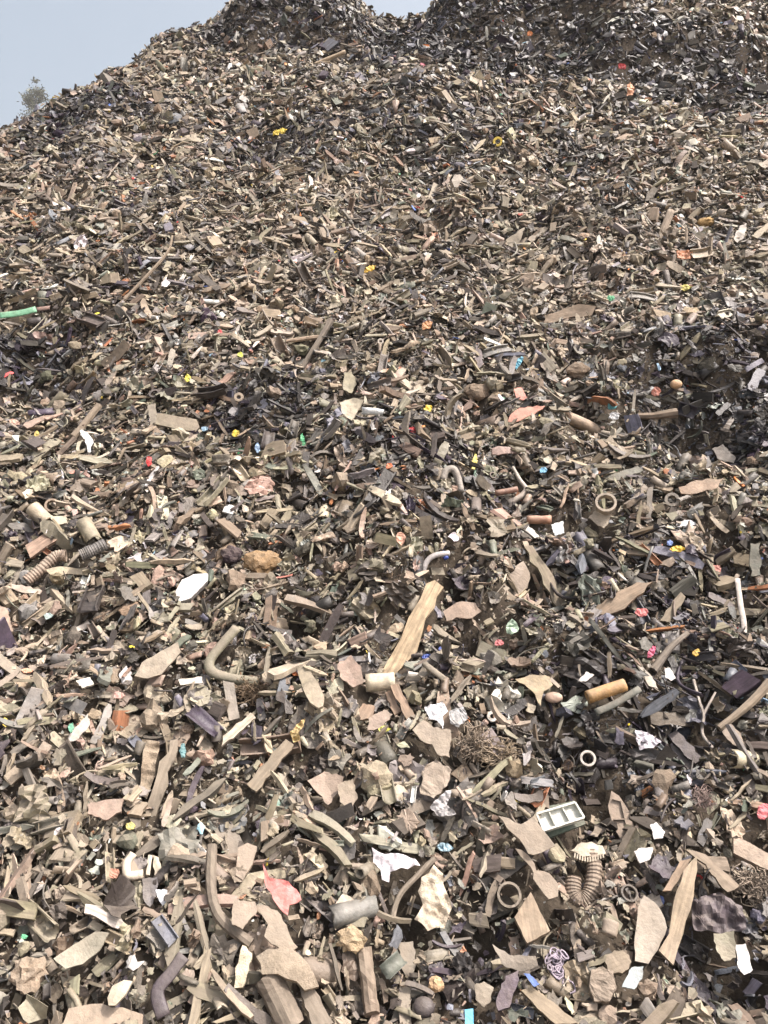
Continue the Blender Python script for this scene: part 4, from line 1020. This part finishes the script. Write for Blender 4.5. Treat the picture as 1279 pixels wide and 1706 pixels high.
plate('box_piece', 'box', 'grey open box corner in the dark hollow at the right', [(1186, 748), (1204, 740), (1226, 762), (1222, 772), (1198, 766)], (.36, .33, .28), .01, dust=.3, lift=.07)
plate('plate', 'plate', 'brown wide plate at the right below the dark hollow', [(1130, 812), (1160, 800), (1206, 796), (1196, 812), (1160, 822), (1134, 822)], (.42, .29, .19), .006, dust=.35, lift=.055)

# ---- small bright scraps, each its own thing
def scrap(colour, rgb, where, cx, cy, rx, ry, kind='scrap', lm=True, dust=.22, rot=0.0, crumple=.12):
    n = random.randint(6, 8); pts = []
    for i in range(n):
        a = (i + U(-.3, .3)) / n * 6.283; r = U(.75, 1.1); x, y = rx * r * math.cos(a), ry * r * math.sin(a)
        pts.append((cx + x * math.cos(rot) - y * math.sin(rot), cy + x * math.sin(rot) + y * math.cos(rot)))
    plate(kind, kind.replace('_', ' '), f'{colour} {kind.replace("_", " ")} {where}', pts, rgb, .006, dust=dust, crumple=crumple, lift=.07, face=.5, lm=(f'the {colour} {kind.replace("_", " ")}' if lm is True else lm))
YEL = (.74, .55, .05); RED = (.55, .04, .05); GRN = (.06, .32, .15); BLU = (.05, .11, .42); LBL = (.30, .52, .68); ORG = (.66, .22, .06); PNK = (.66, .22, .28)
scrap('bright yellow', YEL, 'high on the left of the slope', 466, 219, 16, 6, 'label_strip', rot=-.2)
scrap('lemon yellow', (.72, .64, .08), 'by the dark hollow at the left middle', 312, 630, 6, 7)
scrap('tiny lime yellow', (.62, .66, .08), 'left of the grey leaning stick', 400, 590, 5, 5)
scrap('golden yellow', YEL, 'right of the smooth olive board', 393, 722, 7, 6, 'cap_piece')
scrap('round yellow', YEL, 'left of the brown woven dome', 712, 680, 9, 7)
scrap('orange yellow', (.72, .45, .05), 'in the middle above a dark hollow', 614, 448, 13, 5, 'strip_scrap', rot=-.5)
scrap('pale yellow', (.74, .64, .16), 'in the upper right slope', 1139, 479, 12, 5)
scrap('yellow and white', (.76, .66, .16), 'right of the arching grey hose', 790, 768, 5, 16, 'strap_scrap', rot=.2)
scrap('ochre yellow', (.70, .45, .04), 'with two tabs at the right above the ringed wires', 1128, 914, 13, 7, 'tab')
scrap('yellow', YEL, 'at the left edge', 9, 1203, 6, 8, 'fragment')
scrap('bright lime', (.66, .66, .08), 'below the two pinkish battens', 640, 1214, 11, 6, 'crumb')
scrap('dull yellow', (.56, .42, .08), 'in the middle left beside the slanting brown stick', 61, 723, 5, 7, 'crumb')
scrap('mustard', (.58, .36, .05), 'at the lower end of the grey tapered stick', 1160, 1087, 8, 7)
scrap('olive yellow', (.48, .42, .12), 'beside the pinkish flat shard', 217, 1376, 9, 7, 'shard')
scrap('deep red', RED, 'high on the right', 1036, 110, 9, 6)
scrap('bright red', (.70, .03, .04), 'with a pointed tail on the left', 248, 768, 5, 9, 'plug')
scrap('glossy red', RED, 'left of the brown woven dome, below the round yellow scrap', 688, 717, 8, 6, 'crumb')
scrap('crimson', (.42, .04, .06), 'on the left above the tan folded rag', 244, 1205, 9, 10, 'foam_piece', crumple=.3)
scrap('small red', RED, 'in the upper middle left of the slope', 366, 553, 5, 4, 'speck')
scrap('coral red', (.62, .16, .16), 'right of the cracked brown plank', 1069, 1020, 11, 8)
scrap('magenta', (.58, .06, .17), 'left of the grey tapered stick', 1085, 1086, 6, 12, rot=.6)
scrap('rose red', (.58, .13, .15), 'at the right edge above the tan box panel', 1272, 1352, 11, 15, 'shard')
scrap('pinkish red', (.66, .16, .18), 'below the pale green scrap', 831, 1070, 8, 6, 'crumb')
scrap('dusty red', (.50, .20, .16), 'lid at the far right above the white vertical strip', 1194, 948, 9, 10, 'can_piece')
scrap('pink', PNK, 'high up near the notch of sky', 703, 109, 5, 5, 'speck')
scrap('orange', ORG, 'high up at the foot of the dark bank', 883, 56, 6, 5, 'speck')
scrap('pale orange', (.62, .28, .14), 'standing high on the right', 1050, 150, 7, 15, 'flake')
scrap('burnt orange', (.58, .14, .07), 'in the middle below the red crumb', 641, 793, 9, 5, 'crumb')
scrap('peach', (.62, .34, .24), 'left of the arched hose', 668, 897, 9, 11, 'shard')
scrap('dull orange', (.48, .22, .08), 'left of the right hand yellow scrap on the upper slope', 712, 541, 12, 7, 'flake', rot=-.6)
scrap('rust orange', (.50, .20, .09), 'above the crumpled dark patch on the far right', 1140, 424, 16, 9, 'rag')
scrap('red brown', (.38, .12, .08), 'left of the tan knob', 1092, 652, 9, 8, 'crumb')
scrap('brick orange', (.50, .22, .12), 'near the bottom centre beside the grey shield plate', 772, 1590, 9, 14, 'clip_piece')
scrap('brick red', (.45, .20, .13), 'on the lower left above the boat shaped shard', 190, 1455, 10, 10, 'chunk')
scrap('orange red', (.66, .17, .06), 'below the yellow and white strap scrap', 648, 776, 7, 5, 'speck')
scrap('emerald green', GRN, 'on the upper right slope', 1017, 496, 8, 5, 'cap_piece')
scrap('vivid green', (.05, .42, .18), 'in the middle below the grey leaning stick', 504, 735, 4, 14, 'ribbon', rot=-.15)
scrap('pale green', (.50, .68, .50), 'right of the ragged brown plate', 853, 1044, 11, 14, 'scrap', crumple=.2)
scrap('teal green', (.10, .34, .22), 'on the left below the white rounded chip', 118, 1212, 6, 9, 'chip')
scrap('small green', (.06, .36, .18), 'at the lower left edge', 40, 1560, 7, 5, 'speck')
scrap('mint green', (.30, .48, .38), 'below the slanting tan board', 462, 1338, 6, 9, 'chip')
scrap('mint white', (.62, .72, .62), 'on the lower left beside the pinkish flat shard', 165, 1436, 7, 6, 'chip')
scrap('cobalt blue', BLU, 'right of the pale yellow plank', 713, 1094, 12, 5, 'cord_piece', crumple=.3)
scrap('dark blue', BLU, 'above the cobalt blue cord piece', 736, 1081, 6, 5, 'crumb')
scrap('turquoise blue', (.06, .33, .48), 'above the brown woven dome', 863, 604, 5, 15, 'ribbon', rot=.5)
scrap('sky blue', LBL, 'left of the golden yellow cap piece', 340, 714, 6, 4, 'chip')
scrap('baby blue', (.30, .46, .66), 'below the golden yellow cap piece', 429, 746, 5, 8, 'chip')
scrap('bright blue', (.18, .44, .66), 'at the right above the big ring', 905, 783, 8, 6, 'cap_piece')
scrap('periwinkle blue', (.16, .26, .56), 'beside the ochre yellow tab', 1116, 904, 6, 5, 'crumb')
scrap('pale blue', (.38, .60, .70), 'rag beside the thin curved stick', 741, 1411, 14, 9, 'rag', crumple=.3)
scrap('aqua', (.12, .40, .44), 'on the white film right of the tan round tube', 1021, 676, 9, 7, 'film_piece', crumple=.25)
scrap('white', (.74, .76, .76), 'below the aqua film piece', 1022, 692, 11, 7, 'film_piece', crumple=.25, lm=None)
scrap('seafoam', (.46, .62, .58), 'on the left below the cream horned shard', 80, 1026, 8, 6, 'chip')
scrap('pale salmon', (.62, .36, .30), 'on the left below the flat tan plate', 198, 1158, 10, 7, 'stone_chip')
scrap('salmon orange', (.66, .32, .20), 'at the left near the flat tan plate', 44, 1117, 11, 4, 'strip_scrap')
scrap('peach pink', (.62, .38, .28), 'left edge of the slope', 24, 703, 10, 6, 'chip')
scrap('teal', (.08, .22, .24), 'below the slanting stake on the left', 304, 1250, 6, 14, 'shard')

# ------------------------------------------------------------------ scatter of fragments
def scatter(y0, y1, dens, med, rich):
    """jittered points on the slope between two distances; size classes: fill, middling, large"""
    out = []
    step = 0.25
    y = y0
    while y < y1:
        hw = 0.54 * y + 1.7
        n = int(dens * step * 2 * hw * 1.26)
        out.append(np.stack([rng.uniform(-hw, hw, n), rng.uniform(y, y + step, n)], -1))
        y += step
    P = np.concatenate(out)
    keep = (edge_q(P[:, 0], P[:, 1]) < 0.9) & (P[:, 1] < crest_y(P[:, 0]) + 0.5)
    P = P[keep]
    n = len(P)
    cls = rng.random(n)
    s = np.where(cls < .50, rng.uniform(.55, 1.0, n), np.where(cls < .88, rng.uniform(.9, 1.9, n), rng.uniform(1.7, 3.6, n))) * med
    off = np.where(cls < .50, rng.uniform(-.015, .010, n), np.where(cls < .90, rng.uniform(-.005, .030, n), rng.uniform(.005, .035, n)))
    return P, s, off, np.full(n, rich)

def crumbs(y0, y1, dens, lo, hi):
    P, s, off, r = scatter(y0, y1, dens, 1.0, False)
    n = len(P)
    return P, rng.uniform(lo, hi, n), rng.uniform(-.022, .030, n), r

batches = [crumbs(0.8, 4.0, 4200, .006, .017), crumbs(4.0, 6.2, 1000, .012, .022), scatter(0.75, 3.2, 2500, .0315, True), scatter(3.2, 4.3, 2500, .030, True), scatter(4.3, 6.6, 2300, .032, True), scatter(6.6, 11.6, 1900, .040, False)]
P2 = np.concatenate([b[0] for b in batches]); S = np.concatenate([b[1] for b in batches])
OFF = np.concatenate([b[2] for b in batches]); RICH = np.concatenate([b[3] for b in batches])
NP = len(P2)
X, Y = P2[:, 0], P2[:, 1]
Nrm = Hn(X, Y)
Z = H(X, Y)
knames = list(KINDS)
kprob = np.array([KINDS[k][2] for k in knames]); kprob /= kprob.sum()
# the mix drifts from place to place: woody patches, stringy patches
wood_f = np.clip(1 + 1.6 * vnoise(X * 1.1 + 7, Y * 1.1, 41), .35, 1.9)
kp = np.tile(kprob, (NP, 1)); kp[:, knames.index('wood_splinter')] *= wood_f; kp[:, knames.index('scrap_chip')] *= wood_f
kp /= kp.sum(1, keepdims=True)
KI = (rng.random((NP, 1)) > np.cumsum(kp, 1)).sum(1).clip(0, len(knames) - 1)
lenf = np.array([KINDS[k][4] for k in knames])
S = S * lenf[KI]
S = np.where((lenf[KI] > 1.3) & ~RICH, S * .72, S)
S = np.minimum(S, np.where(lenf[KI] > 1.3, .30, .20))
# colours
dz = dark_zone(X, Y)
pink = np.clip(1.3 * vnoise(X * .9 + 50, Y * .9, 51) + 0.8 * np.exp(-(((X + 1.0) / .8) ** 2 + ((Y - 2.6) / .5) ** 2)), 0, 1)
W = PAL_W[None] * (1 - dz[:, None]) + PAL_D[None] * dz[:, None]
isw = np.isin(KI, [knames.index('wood_splinter'), knames.index('scrap_chip')])
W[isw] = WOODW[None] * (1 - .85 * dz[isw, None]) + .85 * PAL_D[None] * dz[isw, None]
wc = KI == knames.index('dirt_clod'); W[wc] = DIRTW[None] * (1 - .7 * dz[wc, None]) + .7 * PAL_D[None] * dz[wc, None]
wf = KI == knames.index('film_scrap')
wi = [p[0] for p in PAL]
W[wf, wi.index('white')] *= 2.5; W[wf, wi.index('cream')] *= 1.6
W[:, wi.index('pinkish brown')] *= 1 + 2.2 * pink
W /= W.sum(1, keepdims=True)
CI = (rng.random((NP, 1)) > np.cumsum(W, 1)).sum(1).clip(0, len(PAL) - 1)
rgb = np.array([p[1] for p in PAL])[CI] * rng.uniform(.72, 1.25, (NP, 1)) * rng.uniform(.93, 1.07, (NP, 3)) * (1 - .45 * dz * (CI < 12))[:, None]  # dark patches: blacker plastic, plus bank shade put into the colour
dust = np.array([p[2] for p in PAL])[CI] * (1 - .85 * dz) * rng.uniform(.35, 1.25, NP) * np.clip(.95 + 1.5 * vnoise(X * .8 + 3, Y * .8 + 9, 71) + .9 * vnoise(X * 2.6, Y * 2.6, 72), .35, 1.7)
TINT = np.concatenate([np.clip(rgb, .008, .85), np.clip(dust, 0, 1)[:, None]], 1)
tub = np.isin(KI, [knames.index('pipe_stub'), knames.index('plastic_ring')]); S[tub] = np.minimum(S[tub], .05)
# bright colours only on small and middling pieces
bright = CI >= wi.index('pale green')
S[bright] = np.minimum(S[bright], .040 * np.where(lenf[KI[bright]] > 1.3, 1.5, 1))
# nothing lies on top of the big recognisable pieces
pp = to_px(np.stack([X, Y, Z + .02], -1))
mi = np.clip((pp[:, 0] / 2).astype(int), 0, MASK.shape[1] - 1); mj = np.clip((pp[:, 1] / 2).astype(int), 0, MASK.shape[0] - 1)
inside = (pp[:, 0] > 0) & (pp[:, 0] < W0) & (pp[:, 1] > 0) & (pp[:, 1] < H0)
under = inside & MASK[mj, mi]
OFF = OFF - under * (.035 + .30 * S)
S = np.where(under, np.minimum(S, .06), S)
# orientation: lying on the slope, tipped at random
spin = rng.uniform(0, 2 * np.pi, NP)
tilt = np.clip(np.abs(rng.normal(0, R(34), NP)), 0, R(85)); tilt = np.where(under, tilt * .3, tilt)
ta = rng.uniform(0, 2 * np.pi, NP)
t1 = np.cross(Nrm, np.array([1.0, 0, 0])); t1 /= np.linalg.norm(t1, axis=1, keepdims=True)
t2 = np.cross(Nrm, t1)
ax = t1 * np.cos(ta)[:, None] + t2 * np.sin(ta)[:, None]
_ends = np.zeros(NP, bool)
for _s in (-.38, .38):
    for _v in (t1, t2):
        q = to_px(np.stack([X, Y, Z], -1) + (t1 * np.cos(spin)[:, None] + t2 * np.sin(spin)[:, None] if _v is t1 else -t1 * np.sin(spin)[:, None] + t2 * np.cos(spin)[:, None]) * (S * _s * (1 if _v is t1 else .4))[:, None])
        ok = (q[:, 0] > 0) & (q[:, 0] < W0) & (q[:, 1] > 0) & (q[:, 1] < H0)
        _ends |= ok & MASK[np.clip((q[:, 1] / 2).astype(int), 0, MASK.shape[0] - 1), np.clip((q[:, 0] / 2).astype(int), 0, MASK.shape[1] - 1)]
_ends &= ~under
OFF = OFF - _ends * .028; tilt = np.where(_ends, tilt * .45, tilt)
zN = Nrm * np.cos(tilt)[:, None] + np.cross(ax, Nrm) * np.sin(tilt)[:, None]
a0 = t1 * np.cos(spin)[:, None] + t2 * np.sin(spin)[:, None]
xA = a0 - zN * (a0 * zN).sum(1, keepdims=True); xA /= np.linalg.norm(xA, axis=1, keepdims=True)
yA = np.cross(zN, xA)
flip = np.where(rng.random(NP) < .5, -1.0, 1.0)[:, None]
ROT = np.stack([xA, yA * flip, zN * flip], -1)              # columns
C3 = np.stack([X, Y, Z], -1) + Nrm * OFF[:, None]
PI_ = rng.integers(0, 10000, NP)                          # prototype pick
sy = rng.uniform(.78, 1.25, NP); sz = rng.uniform(.8, 1.3, NP)

def lib_of(k, rich): return LIBS[knames[k]][0 if rich else 1]

def stamp(ids):
    """vertices, loops, sizes, smooth flags, tints, grain and piece ids of many fragments at once"""
    Vs, Ls, Ss, Sm, Ti, Gr, Fi, Tr, Tf = [], [], [], [], [], [], [], [], []
    base = 0
    key = KI[ids] * 100000 + RICH[ids] * 50000
    libn = np.array([len(lib_of(k, r)) for k, r in zip(KI[ids], RICH[ids])]) if len(ids) else np.array([], int)
    key = key + PI_[ids] % np.maximum(libn, 1)
    for u in np.unique(key):
        sel = ids[key == u]
        p = lib_of(u // 100000, (u % 100000) >= 50000)[u % 50000]
        n, nv = len(sel), len(p.V)
        loc = p.V[None] * np.stack([S[sel], S[sel] * sy[sel], S[sel] * sz[sel]], -1)[:, None, :]
        v = np.einsum('nij,nvj->nvi', ROT[sel], loc) + C3[sel][:, None, :]
        Vs.append(v.reshape(-1, 3)); o = base + np.arange(n) * nv
        Ls.append((p.loops[None] + o[:, None]).ravel()); Ss.append(np.tile(p.sizes, n)); Sm.append(np.tile(p.smooth, n))
        Ti.append(np.repeat(TINT[sel], nv, 0)); Gr.append((loc + rng.uniform(0, 9, (n, 1, 3))).reshape(-1, 3))
        Tr.append((p.tri[None] + o[:, None, None]).reshape(-1, 3)); Tf.append(np.repeat(sel, len(p.tri)))
        base += n * nv
    c = np.concatenate
    return c(Vs), c(Ls), c(Ss), c(Sm), c(Ti), c(Gr), c(Tr), c(Tf)

# which fragments show largest: cast the camera's own rays against everything within about 7 m
ids_near = np.nonzero((Y < 7.2) & (np.abs(X) < .52 * Y + .3) & (S > .028))[0]
st = stamp(ids_near)
tv, tt, tf = [st[0]], [st[6]], [st[7]]
off_ = len(st[0])
for me, mw in HERO_MESHES:
    co = np.empty(len(me.vertices) * 3, np.float32); me.vertices.foreach_get('co', co); co = co.reshape(-1, 3)
    co = co @ np.array(mw.to_3x3()).T + np.array(mw.translation)
    me.calc_loop_triangles()
    lt = np.empty(len(me.loop_triangles) * 3, np.int32); me.loop_triangles.foreach_get('vertices', lt)
    tv.append(co); tt.append(lt.reshape(-1, 3) + off_); tf.append(np.full(len(me.loop_triangles), -1)); off_ += len(co)
tv, tt, tf = np.concatenate(tv), np.concatenate(tt), np.concatenate(tf)
tm = bpy.data.meshes.new("tmp")
tm.vertices.add(len(tv)); tm.vertices.foreach_set('co', np.ascontiguousarray(tv, np.float32).ravel())
tm.loops.add(len(tt) * 3); tm.loops.foreach_set('vertex_index', np.ascontiguousarray(tt, np.int32).ravel())
tm.polygons.add(len(tt)); tm.polygons.foreach_set('loop_start', np.arange(0, len(tt) * 3, 3, dtype=np.int32))
tm.update(calc_edges=True)
to = link("tmp", tm)
dg = bpy.context.evaluated_depsgraph_get()
tree = BVHTree.FromObject(to, dg)
count = np.zeros(NP, int)
o0 = Vector((0, 0, 0))
gw, gh = 400, 534
rc = tree.ray_cast
for j in range(gh):
    py = (j + .5) / gh * H0
    if py < 190: continue
    for i in range(gw):
        d = CF + CR * (((i + .5) / gw * W0 - W0 / 2) / FPX) + CU * ((H0 / 2 - py) / FPX)
        r = rc(o0, d)
        if r[2] is not None:
            t = tf[r[2]]
            if t >= 0: count[t] += 1
bpy.data.objects.remove(to); bpy.data.meshes.remove(tm)
del tree, tv, tt

chosen = []
for k, kn in enumerate(knames):
    c = np.nonzero((KI == k) & (count >= 4))[0]
    c = c[np.argsort(-count[c])][:KINDS[kn][5]]
    chosen.append(c)
chosen_all = np.concatenate(chosen)
is_ind = np.zeros(NP, bool); is_ind[chosen_all] = True

# ---- the many small ones: one object per kind
STUFF = {'plastic_shard': ('plastic_shard_litter', 'countless small flat shards of broken plastic covering the heap'),
         'plastic_strip': ('plastic_strip_litter', 'countless small bent plastic strips lying all over the heap'),
         'wood_splinter': ('wood_splinter_litter', 'countless small wood splinters lying all over the heap'),
         'scrap_chip': ('scrap_chip_litter', 'countless small blocky chips lying all over the heap'),
         'curved_shell': ('plastic_shell_litter', 'countless small curved bits of plastic shell lying all over the heap'),
         'dirt_clod': ('dirt_litter', 'countless small rough lumps and clods lying all over the heap'),
         'film_scrap': ('film_litter', 'small crumpled bits of film lying all over the heap'),
         'pipe_stub': ('pipe_litter', 'small bits of broken pipe lying all over the heap'),
         'plastic_ring': ('ring_litter', 'small plastic rings lying all over the heap'),
         'moulded_channel': ('moulding_litter', 'small broken bits of moulded plastic lying all over the heap'),
         'cable_piece': ('cable_litter', 'small bent bits of cable lying all over the heap')}
for k, kn in enumerate(knames):
    ids = np.nonzero((KI == k) & ~is_ind)[0]
    s_ = stamp(ids)
    nm, lab = STUFF[kn]
    o = link(nm, raw_mesh(nm, s_[0], s_[1], s_[2], M[KINDS[kn][1]], s_[4], s_[5], s_[3]))
    tag(o, lab, kn.replace('_', ' ') + 's', kind='stuff')

# ---- the largest ones: an object each
ppx = to_px(C3)
pieces = []
for k, kn in enumerate(knames):
    for i in chosen[k]:
        p = lib_of(k, RICH[i])[PI_[i] % len(lib_of(k, RICH[i]))]
        loc = p.V * np.array([S[i], S[i] * sy[i], S[i] * sz[i]])
        me = raw_mesh(kn, loc, p.loops, p.sizes, M[KINDS[kn][1]], TINT[i], loc + rng.uniform(0, 9, 3), p.smooth)
        o = link(kn, me)
        m = Matrix(ROT[i].tolist()).to_4x4(); m.translation = Vector(C3[i])
        o.matrix_world = m
        pieces.append((o, i, kn))

# ---- labels: size, colour and kind, then where it lies beside the nearest thing one can find
lm_xy = np.array([l[1] for l in LANDMARKS]); lm_nm = [l[0] for l in LANDMARKS]
ORD = ['', 'second ', 'third ', 'fourth ', 'fifth ', 'sixth ', 'seventh ', 'eighth ', 'ninth ', 'tenth ']
groups = {}
for o, i, kn in pieces:
    x, y = ppx[i, :2]
    d = np.hypot(lm_xy[:, 0] - x, lm_xy[:, 1] - y)
    l = int(np.argmin(d)); dx, dy = x - lm_xy[l, 0], y - lm_xy[l, 1]
    ang = math.degrees(math.atan2(-dy, dx)) % 360
    side = ['right of', 'above and right of', 'above', 'above and left of', 'left of', 'below and left of', 'below', 'below and right of'][int((ang + 22.5) // 45) % 8]
    sz_ = S[i] / lenf[knames.index(kn)]
    size = 'big' if sz_ > .085 else ('middling' if sz_ > .05 else 'small')
    groups.setdefault((size, PAL[CI[i]][0], kn, l, side), []).append((d[l], o))
for (size, colw, kn, l, side), lst in groups.items():
    lst.sort(key=lambda t: t[0])
    for r_, (dd, o) in enumerate(lst):
        nth = (ORD[r_] + 'nearest ') if len(lst) > 1 and r_ < len(ORD) else ''
        lab = f"{size} {colw} {KINDS[kn][6]} {nth}{side} {lm_nm[l]}"
        if len(lab.split()) > 16: lab = lab.split(' ', 1)[1].replace('above and ', 'upper ').replace('below and ', 'lower ')
        if len(lab.split()) > 16: lab = lab.replace('on the left', '').replace('  ', ' ').strip()
        tag(o, lab, KINDS[kn][7], KINDS[kn][8])
print("pieces", NP, "individuals", len(pieces))

# ------------------------------------------------------------------ dusty air
bmh = bmesh.new()
bmesh.ops.create_cube(bmh, size=1.0)
for v in bmh.verts:
    v.co = (v.co.x * 3200, v.co.y * 3200, (GROUND_Z - 1.0) if v.co.z < 0 else 34.0)
hme = bpy.data.meshes.new("haze"); bmh.to_mesh(hme); bmh.free()
hm = bpy.data.materials.new("dusty_air"); hm.use_nodes = True
hn = hm.node_tree.nodes
hn.remove(hn['Principled BSDF'])
pv = hn.new('ShaderNodeVolumePrincipled')
pv.inputs['Color'].default_value = (.86, .86, .88, 1)
pv.inputs['Density'].default_value = .0013
hm.node_tree.links.new(pv.outputs[0], hn['Material Output'].inputs['Volume'])
hme.materials.append(hm)
tag(link("haze", hme), "thin dusty haze in the air around the heap", "haze", kind='stuff')
